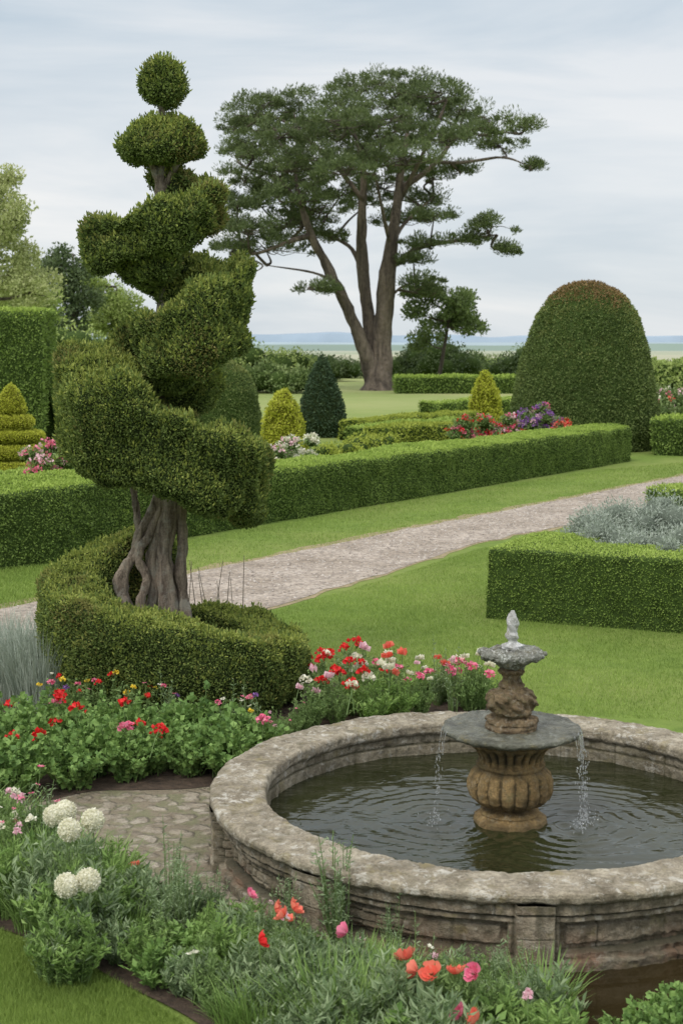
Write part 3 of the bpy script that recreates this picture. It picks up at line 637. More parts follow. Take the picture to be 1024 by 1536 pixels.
def bush(u,Y,w,h,mat,label,size,n=14,per=160,group=None,name='shrub',fl=None,core=None,asp=.6):
    x,y=XY(u,Y); cc=[];cr=[]
    for _ in range(n):
        th=rng.random()*6.283; rr=math.sqrt(rng.random())*.72
        r=(.3+.14*rng.random())*min(w,h*1.3)
        z=max(r*.4,(h-r*.8)*(1-rr*rr*.7)*(.35+.65*rng.random()))
        cc.append((w*rr*math.cos(th),w*.7*rr*math.sin(th),z)); cr.append(r)
    mb=MB(); V,Q=clumps(cc,cr,per,size,asp,.3,.85); mb.add(V,Q)
    for c,r in zip(cc,cr):
        V,Q=blob(c,r*.66,r*.55,0,12); mb.add(V,Q,mi=1)
    if not fl: return obj(name,mb.mesh(name,(M[mat],M[core or 'hedge_core'])),(x,y,0),label=label,cat='shrub',group=group)
    t=obj(name,None,(x,y,0),label=label,cat='shrub',group=group)
    obj('foliage',mb.mesh('foliage',(M[mat],M[core or 'hedge_core'])),parent=t)
    cc=np.array(cc);cr=np.array(cr); i=rng.integers(0,len(cc),fl[1]); d=nrm(rng.normal(size=(fl[1],3))); d[:,2]=abs(d[:,2]); d[:,1]-=.3; d=nrm(d)
    ctr=cc[i]+d*cr[i][:,None]*np.array([1,1,.9])
    V,Q=clumps(ctr,np.full(len(ctr),fl[2]),14,fl[2]*.9,.9,.2,.8)
    mi=np.repeat(rng.integers(0,len(fl[0]),len(ctr)),14)
    me=mesh_np('blossom',V,Q,mats=tuple(M[q] for q in fl[0]),mq=mi)
    obj('blossom',me,parent=t,kind='stuff'); return t
for (u,Y,w,h,mt) in [(385,86,2.6,3.0,'bushlight'),(418,84,2.2,2.0,'bush'),(440,96,2.5,2.9,'bushlight'),(470,112,3,1.9,'bush'),(500,108,2.2,2.2,'bushdark'),(535,118,3,1.5,'bushdark'),(600,112,2.4,1.7,'bush'),(632,104,2.6,3.1,'bushdark'),(668,101,3.0,3.4,'bushdark'),(705,106,2.6,2.6,'bush'),(728,110,2.2,1.9,'bushlight'),(773,96,2.2,2.9,'bushdark'),(745,125,4,2.0,'bush'),(455,125,4.5,2.3,'bushdark'),(250,85,3.2,3.4,'bush'),(205,88,3.4,4,'bush'),(150,85,4,4,'bush'),(300,95,4,3,'bushdark'),(100,70,3,4.2,'bushlight'),(350,110,4,2.4,'bushdark'),(590,150,5,1.8,'bush'),(820,130,7,3,'bush')]:
    bush(u,Y,w,h,mt,{'bushlight':'light green rounded shrub beyond the lawn','bush':'mid green rounded shrub beyond the lawn','bushdark':'dark green rounded shrub beyond the lawn'}[mt],.18,18,190,group='shrubs along the far lawn')
for u,Y,c in [(695,37.4,['red','pink']),(722,37.8,['red','pink']),(750,38.0,['pink','red','palepink']),(775,38.2,['pink','red']),(798,38.0,['purple','purple','purple','palepink']),(820,38.1,['purple','purple','purple','pink']),(846,37.8,['red','coral'])]:
    pu=c[0]=='purple'
    bush(u,Y,.62,1.5 if pu else 1.2,'rose','low bush covered in %s flowers above hedge'%('purple' if pu else 'red and pink'),.07,10,130,group='flowering bushes in parterre',name='flowering_bush',fl=(c,80 if pu else 46,.06))
for u,Y,c in [(405,30.5,['white','palepink']),(432,31,['white','palepink']),(458,31.5,['white'])]:
    bush(u,Y,.42,1.12,'rose','low bush with cream and blush flowers',.06,8,110,group='cream flowering bushes',name='flowering_bush',fl=(c,60,.05))
for u,Y in [(486,33.5),(510,34.5),(535,35.5),(560,36.5)]:
    bush(u,Y,.6,1.0,'lime','low golden green mounded shrub',.06,9,150,group='golden mounded shrubs',core='hedge_core')
bush(75,27.5,.55,1.55,'rose','pink flowering shrub above clipped hedge',.06,10,120,name='flowering_bush',fl=(['pink','palepink'],50,.055))
bush(110,28,.45,1.3,'rose','pink flowering shrub above clipped hedge',.06,9,110,name='flowering_bush',fl=(['palepink'],16,.05))
bush(985,52,1.2,1.9,'bush','rose bush with white and pink blooms by the dome',.12,12,140,name='flowering_bush',fl=(['white','palepink','pink'],26,.09))
bush(1015,46,1.2,1.5,'bush','rose bush with red blooms by the hedge',.12,12,140,name='flowering_bush',fl=(['red','coral','white'],22,.09))
for u,Y,w,h in [(885,17.3,.6,1.12),(912,16.9,.6,1.14),(950,17.6,.7,1.25),(1000,17.4,.7,1.3),(1050,17.2,.7,1.3),(935,16.5,.6,1.12),(985,16.2,.65,1.14),(1045,15.9,.6,1.12),(965,16.9,.65,1.2),(895,16.35,.5,1.02),(1010,15.8,.5,1.05),(955,15.9,.45,1.0),(1030,16.6,.65,1.2),(1000,15.4,.4,.95),(980,17.0,.7,1.22),(925,17.3,.7,1.18)]:
    bush(u,Y,w,h,'silver','silvery grey-green mounded foliage plant inside hedge',.05,18,420,group='silver foliage plants in box hedge',name='silver_plant',core='silver_core',asp=.22)
# ---------------------------------------------------------------- fountain
fx,fy=.958,8.315; 
ft=obj('fountain',None,(fx,fy,0),label='round weathered stone fountain basin with tiered pedestal',cat='fountain')
prof=[(1.43,.0),(1.43,.33),(1.41,.345),(1.40,.36),(1.40,.402),(1.408,.415),(1.43,.42),(1.695,.42),(1.715,.413),(1.724,.395),(1.72,.368),(1.70,.352),(1.64,.348)]
K=900
V,Q=lathe(prof,K,step=.0095)
th=np.arctan2(V[:,1],V[:,0]); nn=vnormals(V,Q)
r0=np.hypot(V[:,0],V[:,1])
ja=np.radians(np.arange(0,360,24)+7)
dj=np.min(np.abs((th[:,None]-ja[None]+np.pi)%(2*np.pi)-np.pi),axis=1)*r0
j=np.clip(np.exp(-(dj/.005)**2)*(.6+.5*vnoise(V,4,31)),0,1)
blk=np.floor((th-ja[0])/np.radians(24))
ins=((V[:,2]<.34)&(r0<1.5))
rowj=np.exp(-((V[:,2]-.275)/.006)**2)*ins
colj=np.exp(-(((th*1.43/.38)%1-.5)*.38/.005)**2)*ins
pit=np.clip(vnoise(V,38,13)-.4,0,1)
worn=np.clip(vnoise(V,7,15)-.1,0,1)*np.clip(1-np.abs(V[:,2]-.40)/.03,0,1)*(r0>1.6)
disp=.007*vnoise(V,4,1)+.006*vnoise(V,12,2)+.005*vnoise(V,30,3)+.0025*vnoise(V,75,9)-.014*pit-.010*j-.012*rowj-.008*colj-.02*worn+.004*np.sin(blk*12.9)
sg=1 if np.mean(nn[(r0>1.5)&(r0<1.6)&(V[:,2]>.41),2])>0 else -1
V=V+sg*nn*disp[:,None]
g=np.clip(.6*j+.8*rowj+.6*colj+ins*(.35+.3*vnoise(V,6,4))+.3*((V[:,2]<.365)&(r0>1.6))+.9*pit,0,1)  # darker in joints, pits, inner wall and rim underside
obj('rim',mesh_np('rim',V,Q,mats=(M['stone'],),smooth=True,attrs={'dark_mask':g}),parent=ft)
zs=np.linspace(-.02,.36,110); tt=np.linspace(0,2*np.pi,1400,endpoint=False)
Zg,Tg=np.meshgrid(zs,tt,indexing='ij')
def sm(x,a,b_): t=np.clip((x-a)/(b_-a),0,1); return t*t*(3-2*t)
rr=np.full_like(Zg,1.66)
rr+=.030*(1-sm(Zg,.062,.067))
rr+=.018*sm(Zg,.292,.296)-.016*np.exp(-((Zg-.286)/.004)**2)
pan=sm(Zg,.098,.102)*(1-sm(Zg,.252,.256)); 
pa=np.radians(-91.5+np.arange(9)*40)
dp=np.min(np.abs((Tg[...,None]-pa+np.pi)%(2*np.pi)-np.pi),axis=-1)*1.66
pil=1-sm(dp,.088,.093)
inn=sm(dp,.122,.127)
rr-=.058*pan*(1-pil)*inn
pan2=sm(Zg,.130,.134)*(1-sm(Zg,.220,.224))*sm(dp,.155,.16)
rr+=.022*pan2*(1-pil)
rr=rr*(1-pil)+pil*(1.716+.010*(Zg<.055)+.008*(Zg>.315))
row=np.floor((Zg-.10)/.05); offr=(row%2)*.5
bx=((Tg*1.66/.15+offr)%1.0); bj=np.exp(-((np.minimum(bx,1-bx)*.15)/.005)**2)
zj=((Zg-.10)/.05)%1.0; zjj=np.exp(-((np.minimum(zj,1-zj)*.05)/.004)**2)
p3=np.stack([1.66*np.cos(Tg),1.66*np.sin(Tg),Zg],-1); f3=p3.reshape(-1,3)
brk=np.clip(bj+zjj,0,1)*pan*(1-pil)
bid=vnoise(np.stack([np.floor(Tg*1.66/.15+offr),row,0*row],-1).reshape(-1,3),1.7,9).reshape(Zg.shape)
an_=np.degrees(np.arctan2(np.sin(Tg),np.cos(Tg)))
bm=(((an_>-180)&(an_<-112))|(an_>150)).astype(float)*sm(vnoise(f3,2.5,21).reshape(Zg.shape),-.7,-.2)
rr-=.012*brk*bm; rr+=.012*bid*pan*(1-pil)*bm
pj=pil*(np.exp(-((Zg-.19)/.003)**2)*.5+np.exp(-((Zg-.308)/.004)**2)+np.exp(-((Zg-.062)/.004)**2))
rr-=.01*pj
cj=np.exp(-(((Tg*1.66/.46)%1-.5)*.46/.004)**2)*((Zg>.29)|(Zg<.068))*(1-pil)
cj2=np.exp(-(((Tg*1.66/.36)%1-.5)*.36/.004)**2)*pan*(1-pil)*(1-bm); cj=cj+cj2
rr-=.01*cj
ero=np.clip(vnoise(f3,3.2,41)-.1,0,1).reshape(Zg.shape)
rr+=(.007*vnoise(f3,6,5)+.006*vnoise(f3,18,6)+.005*vnoise(f3,45,7)).reshape(Zg.shape)*(1-.4*pil)-ero*.04*(1-pil)*np.abs(vnoise(f3,20,8)).reshape(Zg.shape)
V,Q=grid(np.stack([rr*np.cos(Tg),rr*np.sin(Tg),Zg],-1))
edge=np.exp(-((dp-.099)/.007)**2)
gr=np.clip(.65*brk*bm+.8*pj+.7*cj+.6*edge+.15*pan*(1-pil)*(.5+.5*bid)+.5*(1-sm(Zg,0,.04))+.5*sm(Zg,.33,.35)+.8*np.exp(-((Zg-.285)/.005)**2)*(1-pil)+.7*np.exp(-((Zg-.101)/.005)**2)*(1-pil)+.7*np.exp(-((Zg-.254)/.005)**2)*(1-pil)+.5*ero*(1-pil),0,1).ravel()  # darker in joints, along mouldings, beside piers, at foot and top
obj('basin_wall',mesh_np('basin_wall',V,Q[:,::-1],mats=(M['wall'],),smooth=True,attrs={'dark_mask':gr}),parent=ft)
def lpart(name,prof,mat,k=120,mod=None,step=.008,amp=.003,dark_mask=None,label=None,loc=(0,0,0),parent=ft):
    V,Q=lathe(prof,k,mod,step); nn=vnormals(V,Q)
    V=V+nn*(amp*vnoise(V,25,3)+amp*.8*vnoise(V,70,4))[:,None]
    g=dark_mask(V) if dark_mask else np.clip(.25*vnoise(V,12,8),0,1)
    return obj(name,mesh_np(name,V,Q,mats=(M[mat],),smooth=True,attrs={'dark_mask':g}),loc,parent=parent,label=label)
pxo,pyo=.03,-.0
def gad(r,z,t):
    a=np.exp(-((z-.41)/.10)**4); f=np.abs(np.cos(t*9))
    r=r*(1-.10*a*(1-f**.6))
    b_=np.exp(-((z-.615)/.055)**4); r=r*(1-.12*b_*(np.cos(t*12)**8))
    return r
def gg(V):
    t=np.arctan2(V[:,1],V[:,0]); f=np.abs(np.cos(t*9)); a=np.exp(-((V[:,2]-.41)/.10)**4)
    b_=np.exp(-((V[:,2]-.615)/.055)**4)*np.cos(t*12)**8
    return np.clip(.7*a*(f<.25)+.8*b_+.4*np.exp(-((V[:,2]-.53)/.02)**2)+.4*(V[:,2]>.58)+.25*vnoise(V,10,2)+.2*vnoise(V,30,5)+.5*np.exp(-((V[:,2]-.2)/.03)**2),0,1)
lpart('pedestal',[(.0,.12),(.205,.12),(.215,.2),(.21,.225),(.17,.245),(.175,.255),(.165,.27),(.12,.285),(.125,.30),(.19,.315),(.235,.35),(.253,.40),(.25,.445),(.235,.49),(.205,.515),(.19,.525),(.20,.535),(.20,.55),(.185,.555),(.19,.60),(.215,.64),(.25,.665),(.26,.68),(.24,.70),(0,.70)],'ped',216,gad,.008,amp=.004,dark_mask=gg,loc=(pxo,pyo,0))
lpart('plate',[(0,.69),(.25,.70),(.36,.722),(.395,.735),(.402,.748),(.398,.762),(.385,.768),(.35,.762),(.15,.758),(0,.758)],'plate',140,step=.012,amp=.006,loc=(pxo,pyo,0),label='wet mossy round stone plate')
def knob(r,z,t):
    a=np.exp(-((z-.925)/.05)**4)
    return r*(1+.13*a*np.cos(t*5+1)*np.cos((z-.9)*60)+.08*a*np.cos(t*11+z*80))
lpart('stem',[(0,.745),(.15,.75),(.155,.775),(.14,.79),(.15,.80),(.145,.815),(.10,.825),(.095,.84),(.125,.86),(.138,.90),(.138,.93),(.125,.965),(.09,.985),(.065,.995),(.07,1.01),(.055,1.03),(.05,1.05),(.058,1.08),(.08,1.10),(.06,1.115),(.06,1.13),(0,1.13)],'stemst',110,knob,.006,amp=.012,loc=(pxo,pyo,0),label='carved stone stem with rusty knob')
def ruf(r,z,t): return r*(1+.05*np.cos(t*7)*(r>.1)+.03*np.cos(t*17+1)*(r>.12))
lpart('dish',[(0,1.10),(.06,1.12),(.09,1.145),(.14,1.165),(.17,1.175),(.185,1.19),(.182,1.205),(.165,1.215),(.12,1.215),(.06,1.225),(0,1.23)],'dish',110,ruf,.005,amp=.014,loc=(pxo,pyo,0),label='small scalloped dish crusted with pale lichen')
def fin(r,z,t): return r*(1+.18*np.cos(t*3+z*60))
lpart('finial',[(0,1.22),(.055,1.225),(.06,1.245),(.03,1.26),(.022,1.275),(.035,1.29),(.038,1.31),(.026,1.325),(.03,1.345),(.036,1.37),(.032,1.40),(.02,1.43),(.008,1.45),(0,1.452)],'finial',48,fin,.005,amp=.003,loc=(pxo,pyo,0),label='pale twisted flame shaped finial')
rw=np.linspace(.0,1.445,190); tw=np.linspace(0,2*np.pi,360,endpoint=False)
Rg,Tw=np.meshgrid(rw,tw,indexing='ij')
X=Rg*np.cos(Tw);Y=Rg*np.sin(Tw)
fl=np.stack([X,Y,0*X],-1).reshape(-1,3)
wx=(.06*vnoise(fl,3,51)).reshape(X.shape); wy=(.06*vnoise(fl,3,52)).reshape(X.shape)
Zw=0*X
for sx_,sy_,am in ((-.40,-.02,.0055),(.42,.02,.0055),(.38,-.18,.0055),(.03,0,.0012)):
    d=np.hypot(X+wx-sx_,Y+wy-sy_); Zw+=am*np.sin(60*d)*np.exp(-d*2.3)
fl=np.stack([X,Y*1.5,0*X],-1).reshape(-1,3); Zw+=(.0052*vnoise(fl,4.5,3)+.0024*vnoise(fl,10,4)).reshape(X.shape)
V,Q=grid(np.stack([X,Y,Zw],-1)); obj('water',mesh_np('water',V,Q,mats=(M['water'],),smooth=True),(fx,fy,.20),kind='structure',label='dark green rippled water in the fountain basin')
def strand(mb,x,y,z0,z1,out):
    n=30; z=np.linspace(z0,z1,n); t=np.linspace(0,1,n)
    d=nrm(np.array([x,y])); 
    p=np.c_[x+d[0]*out*np.sqrt(t)+.003*rng.normal(size=n)*t,y+d[1]*out*np.sqrt(t)+.003*rng.normal(size=n)*t,z]
    r=.0016*(.5+rng.random(n)); r[0]=.0025
    k=max(3,int(n*(.1+.3*rng.random()))); V,Q=tube(p[:k],r[:k],6,0,0,True,2); mb.add(V,Q,smooth=True)
    for i in range(k-1,n):
        if rng.random()<.6:
            V,Q=blob(p[i]+rng.normal(size=3)*.009,.0018+.002*rng.random(),.004+.008*rng.random(),0,6); mb.add(V,Q,smooth=True)
    for i in range(7):
        V,Q=blob(np.array([p[-1][0]+rng.normal()*.035,p[-1][1]+rng.normal()*.035,.215+.035*rng.random()]),.003,.004,0,6); mb.add(V,Q,smooth=True)
for a,n_ in ((183,2),(192,2),(-6,3),(-13,3),(-22,3),(-30,2),(6,2)):
    for _ in range(n_):
        mb=MB(); aa=math.radians(a+rng.normal()*1.8); strand(mb,.398*math.cos(aa)+pxo,.398*math.sin(aa)+pyo,.765,.205,.03+.03*rng.random())
        obj('falling_water',mb.mesh('falling_water',(M['fall'],)),parent=ft)
# brick kerb
a=G(690,1440);b_=G(860,1575)
n=9
mb=MB()
dd=nrm(b_-a); ln=np.linalg.norm(b_-a); ang=math.atan2(dd[1],dd[0])
for i in range(n):
    c=a+dd*ln*(i+.5)/n; hl=ln/n/2-.004; hw=.085; hz=.055+.006*rng.random()
    pts=np.array([(x,y,z) for z in (0,hz-.008,hz) for x,y in ((-hl,-hw),(hl,-hw),(hl,hw),(-hl,hw))],float); pts[8:,:2]*=.93
    pts+=rng.normal(size=pts.shape)*.002
    ca,sa=math.cos(ang),math.sin(ang); q=pts.copy(); q[:,0]=pts[:,0]*ca-pts[:,1]*sa+c[0]; q[:,1]=pts[:,0]*sa+pts[:,1]*ca+c[1]
    Qs=[(0,1,5,4),(1,2,6,5),(2,3,7,6),(3,0,4,7),(4,5,9,8),(5,6,10,9),(6,7,11,10),(7,4,8,11),(8,9,10,11)]
    mb.add(q,Qs)
obj('brick_edging',mb.mesh('brick_edging',(M['brick'],)),kind='structure',label='weathered red brick edging of pool')
# ---------------------------------------------------------------- plants
def blades_arr(base,az,Ls,width,lean,seg=4):
    n=len(base); t=np.linspace(0,1,seg+1)
    d=np.c_[np.cos(az),np.sin(az),0*az]; sdir=np.c_[-np.sin(az),np.cos(az),0*az]
    P=base[:,None]+d[:,None]*(lean*Ls)[:,None,None]*(t**1.7)[None,:,None]+np.array([0,0,1.])*(Ls[:,None]*(t-.35*lean[:,None]*t**2.2))[:,:,None]
    w=width*(np.minimum(1,.5+t*2)*(1-t**2.5)+.03)
    A_=P+sdir[:,None]*w[None,:,None]*.5; B_=P-sdir[:,None]*w[None,:,None]*.5
    V=np.stack([A_,B_],2).reshape(n,-1,3); m=(seg+1)*2
    q=np.array([(2*i,2*i+1,2*i+3,2*i+2) for i in range(seg)])
    return V.reshape(-1,3),(np.arange(n)[:,None,None]*m+q[None]).reshape(-1,4)
def strap_mesh(n,r,L_,w,mat,lean=.5):
    a=rng.random(n)*6.283; rr=r*np.sqrt(rng.random(n)); base=np.c_[rr*np.cos(a),rr*np.sin(a),0*a]
    V,Q=blades_arr(base,a+rng.normal(size=n)*.6,L_*(.6+.5*rng.random(n)),w,lean*(.3+rng.random(n)))
    mb=MB(); mb.add(V,Q); return mb.mesh('foliage',(M[mat],))
def stemleaf_mesh(ns,nl,r,h,leaf,aspect,mat,up=.4,wisp=0,out=.9):
    mb=MB(); P=[];D=[]
    for i in range(ns):
        a=rng.random()*6.283; r0_=r*.35*rng.random(); r1=r*math.sqrt(rng.random()); hh=h*(1-.35*(r1/r)**2)*(.7+.35*rng.random())
        if i<wisp: hh*=1.35; r1*=.7
        p0=np.array([r0_*math.cos(a),r0_*math.sin(a),0]); p1=np.array([r1*math.cos(a),r1*math.sin(a),hh]); pm=(p0+p1)/2+np.array([0,0,hh*.12])
        pts=crom(np.array([p0,pm,p1]),5); V,Q=tube(pts,np.linspace(.004,.0015,len(pts)),4,0,0,False); mb.add(V,Q,mi=1)
        t=.12+.9*rng.random(nl); idx=np.clip((t*(len(pts)-1)),0,len(pts)-1).astype(int)
        P.append(pts[idx]+rng.normal(size=(nl,3))*.006); q=nrm(rng.normal(size=(nl,3))*np.array([1,1,.3])); D.append(q)
    V,Q=leaves(np.concatenate(P),np.concatenate(D),leaf,aspect,out,.3,up); mb.add(V,Q,mi=0)
    return mb.mesh('foliage',(M[mat],M['stem']))
def flower_mesh(kind,col,stem=.12):
    mb=MB()
    V,Q=tube([(0,0,-stem),(.004,0,-stem*.5),(0,0,0)],[.0028,.0025,.002],5,0,0,False,2); mb.add(V,Q,mi=1)
    if kind=='cluster':
        c=rng.normal(size=(34,3)); c=nrm(c); c[:,2]=abs(c[:,2])*.7
        V,Q=leaves(c*.026,c,.022,1.0,.5,.8,.1); mb.add(V,Q)
    elif kind=='rosebud':
        for k_,(r,hh,n) in enumerate([(.012,.035,4),(.02,.034,5),(.027,.028,6)]):
            a=np.arange(n)/n*6.283+k_; d=np.c_[np.cos(a),np.sin(a),0*a]
            V,Q=leaves(d*r*.4,d,hh,1.0,.35+.3*k_,.12,1.); mb.add(V,Q)
    elif kind=='poppy':
        for ring,(n,L_,op) in enumerate(((5,.052,1.25),(5,.042,.95),(4,.028,.7))):
            for i in range(n):
                a=i/n*6.283+ring*.7+rng.normal()*.15; Lq=L_*(.85+.3*rng.random()); ph=rng.random()*6
                us=np.linspace(-.62,.62,7); ts=np.linspace(0,1,6)
                R=np.zeros((6,7,3))
                for ii,t in enumerate(ts):
                    for jj,u in enumerate(us):
                        ang=a+u*1.0*(.5+.5*t); r=Lq*math.sin(t*op)*(1-.22*u*u)+.001; z=Lq*(.35+.5/op)*t**1.5*(1-.1*u*u)+.006*t*math.sin(u*7+ph)
                        R[ii,jj]=(r*math.cos(ang),r*math.sin(ang),z)
                V,Q=grid(R,False); mb.add(V,Q,smooth=True)
        c=nrm(rng.normal(size=(30,3))); c[:,2]=abs(c[:,2]); V,Q=leaves(c*.004,c,.014,.3,1,.3,.5); mb.add(V,Q,mi=2)
    elif kind=='allium':
        c=nrm(rng.normal(size=(1100,3))); V,Q=blob((0,0,.055),.047,.047,0,16); mb.add(V,Q,mi=0)
        V,Q=leaves(c*.047+np.array([0,0,.055]),c,.011,.8,.5,.8,0); mb.add(V,Q)
    elif kind=='daisy':
        a=np.arange(12)/12*6.283; d=np.c_[np.cos(a),np.sin(a),0*a+.25]; V,Q=leaves(d*.004,nrm(d),.022,.5,1,.1,0); mb.add(V,Q)
    return mb.mesh('flower',(M[col],M['stem'],M['centre']))
ger=[stemleaf_mesh(46,26,.30,.34,.038,.9,'ger',up=.5,wisp=6) for _ in range(4)]
ros=[stemleaf_mesh(30,24,.24,.42,.034,.55,'rose',up=.3,wisp=5) for _ in range(3)]
gry=[stemleaf_mesh(32,30,.22,.34,.055,.27,'grey',up=.9,wisp=6) for _ in range(4)]
gre=[stemleaf_mesh(36,28,.22,.34,.045,.32,'strap',up=.7,wisp=6) for _ in range(3)]
frn=[stemleaf_mesh(44,44,.2,.34,.026,.4,'rose',up=.8,wisp=8) for _ in range(3)]
brd=[stemleaf_mesh(26,20,.24,.28,.06,.5,'ger',up=.6,wisp=3) for _ in range(2)]
wsp=[stemleaf_mesh(16,34,.14,.5,.03,.22,'grey',up=.5,wisp=6) for _ in range(2)]
stp=[strap_mesh(210,.18,.46,.014,'strap',.55) for _ in range(3)]
sil=[strap_mesh(260,.22,.7,.008,'silver',.45) for _ in range(2)]
FL={}
for kd,cl in [('cluster','red'),('cluster','pink'),('cluster','white'),('cluster','palepink'),('cluster','coral'),('rosebud','white'),('rosebud','palepink'),('rosebud','pink'),('rosebud','coral'),('daisy','white'),('daisy','pink'),('cluster','purple'),('cluster','yellowp')]:
    FL[(kd,cl)]=flower_mesh(kd,cl,.16)
FL[('allium','white')]=flower_mesh('allium','white',.02)
for cl in ('coral','red','pink'): FL[('poppy',cl)]=flower_mesh('poppy',cl,.02); FL[('poppylow',cl)]=flower_mesh('poppy',cl,.2)
def plant(name,me,x,y,label,group,scale=1.0,flowers=(),nf=0,h=.34,r=.25,fs=1.0):
    t=obj(name,None,(x,y,.012),label=label,cat='plant',group=group,rotz=rng.random()*6.28,scale=scale)
    obj('foliage',me,parent=t)
    for i in range(nf):
        f=flowers[rng.integers(len(flowers))]; a=rng.random()*6.283; rr=r*math.sqrt(rng.random())
        o=obj('flower',FL[f],(rr*math.cos(a),rr*math.sin(a),h*(1.08-.35*(rr/r)**2)+.05*rng.random()),parent=t,rotz=rng.random()*6,scale=fs*(.8+.4*rng.random()))
        o.rotation_euler=(rng.normal()*.25,rng.normal()*.25,rng.random()*6)
    return t
gl='bushy green geranium with red flower heads in bed'
for u,v in [(15,1128),(60,1122),(110,1118),(160,1118),(210,1126),(262,1135),(305,1142),(340,1150),(20,1160),(75,1160),(130,1165),(185,1172),(235,1168),(290,1168),(335,1166),(40,1190),(110,1188),(-20,1150),(150,1145),(245,1150),(50,1145),(365,1150)]:
    x,y=G(u+rng.normal()*5,v+rng.normal()*3)
    plant('geranium',ger[rng.integers(4)],x,y,gl,'geraniums in the flower bed',.85+.35*rng.random(),[('cluster','red'),('cluster','red'),('cluster','red'),('cluster','pink')],int(rng.integers(0,4)) if v<1140 else int(rng.integers(0,2)),.36,.25,1.2)
for u,v in [(120,1092),(165,1092),(205,1098),(250,1110),(90,1090),(345,1132),(372,1128)]:
    x,y=G(u,v)
    plant('bedding_plant',(ros+wsp)[rng.integers(5)],x,y,'leafy bedding plant with mixed small flowers by topiary','mixed bedding plants by topiary',.85,[('cluster','red'),('daisy','white'),('cluster','pink'),('cluster','purple'),('cluster','yellowp'),('daisy','pink')],5,.44,.2,.75)
for u,v in [(398,1126),(420,1116),(440,1106),(455,1100),(408,1112)]:
    x,y=G(u,v)
    plant('bedding_plant',frn[rng.integers(3)],x,y,'low leafy bedding plant by basin rim','low bedding plants by basin rim',.55,[('daisy','pink'),('cluster','palepink')],1,.34,.15,.8)
for u,v in [(10,1010),(45,1020),(85,1035),(20,1050),(60,1065),(-20,1030),(105,1060),(30,1035),(70,1045)]:
    x,y=G(u,v); plant('lavender_plant',sil[rng.integers(2)],x,y,'spiky silvery green lavender clump without blooms','lavender clumps in bed',.85+.25*rng.random())
for u,v in [(480,1080),(490,1060),(505,1090),(530,1075),(555,1055),(575,1078),(605,1062),(630,1074),(655,1060),(680,1070),(705,1068),(482,1045),(535,1045),(590,1048),(640,1050),(555,1090),(600,1080),(515,1058),(465,1095),(695,1060),(722,1066),(665,1055),(715,1058)]:
    x,y=G(u,v)
    cols=[('cluster','red'),('cluster','red'),('rosebud','palepink'),('cluster','white')] if u<560 else [('rosebud','white'),('rosebud','white'),('rosebud','palepink'),('rosebud','coral'),('cluster','pink'),('rosebud','white')]
    plant('rose_bush',(ros+frn+gre+wsp)[rng.integers(11)],x,y,'small rose bush with %s blooms beside basin'%('red and white' if u<560 else 'cream and pink'),'rose bushes behind the basin',.72+.25*rng.random(),cols,int(rng.integers(2,5)),.44,.22,1.5)
# front border
P_=[];tries=0
while len(P_)<215 and tries<16000:
    tries+=1
    x=-2.6+4.2*rng.random(); y=4.6+4.2*rng.random()
    if not inpoly(np.array([x]),np.array([y]),bedFP)[0]: continue
    if not inpoly(np.array([x-.045]),np.array([y-.07]),bedFP)[0]: continue
    if math.hypot(x-fx,y-fy)<1.92: continue
    if y<5.2: continue
    if all((x-a)**2+(y-b_)**2>.11**2 for a,b_ in P_): P_.append((x,y))
print('border',len(P_))
for x,y in P_:
    n_=float(vnoise(np.array([[x,y,0]]),2.2,3)[0])+rng.normal()*.45
    left=x<-1.25
    edge_=not inpoly(np.array([x-.16]),np.array([y-.2]),bedFP)[0]
    dF=math.hypot(x-fx,y-fy)
    back_=min(1,max(0,(dF-1.85)/.7))
    s_=.68 if edge_ else (.54+.40*back_ if x>-1.1 else .9)
    fl=[('daisy','white'),('cluster','palepink'),('poppylow','coral'),('daisy','pink')]
    if (left and rng.random()<.5) or n_>1.0: plant('strap_leaved_plant',stp[rng.integers(3)],x,y,'clump of long narrow green leaves in border','strap leaved plants in front border',s_*(.6+.35*rng.random()),fl[:2],int(rng.random()<.25),.42,.15,.8)
    elif n_>.05: plant('leafy_perennial',gry[rng.integers(4)],x,y,'grey-green leafy perennial in border','grey-green perennials in front border',s_*(.65+.5*rng.random()))
    elif n_>-.15: plant('leafy_perennial',gre[rng.integers(3)],x,y,'fresh green leafy perennial in border','fresh green perennials in front border',s_*(.65+.45*rng.random()),fl,int(rng.random()<.25),.40,.15,.8)
    elif n_>-.35: plant('broad_leaved_perennial',brd[rng.integers(2)],x,y,'broad-leaved green perennial in border','broad-leaved perennials in front border',s_*(.7+.4*rng.random()))
    elif n_>-.5: plant('wispy_perennial',wsp[rng.integers(2)],x,y,'tall wispy grey-green perennial in border','wispy perennials in front border',s_*(.75+.5*rng.random()),fl,int(rng.random()<.4),.52,.1,.8)
    else: plant('bushy_perennial',frn[rng.integers(3)],x,y,'fine-leaved bushy green perennial in border','fine-leaved perennials in front border',s_*(.7+.45*rng.random()),fl,int(rng.random()<.3),.36,.15,.8)
def tall(kind,col,u,v,Y,label,cat,name,sc_=1.0,tilt=(0,0)):
    p=A(u,v,Y); t=obj(name,None,(p[0],p[1],.012),label=label,cat='flower',group=label)
    h=p[2]-.012
    V,Q=tube([(0,0,0),(.012,0,h*.5),(0,0,h)],[.0045,.004,.003],6,0,0,True,3); obj('stem',mesh_np('stem',V,Q,mats=(M['stem'],),smooth=True),parent=t)
    o=obj('bloom',FL[(kind,col)],(0,0,h),parent=t,scale=sc_); o.rotation_euler=(tilt[0],tilt[1],rng.random()*6)
    return p
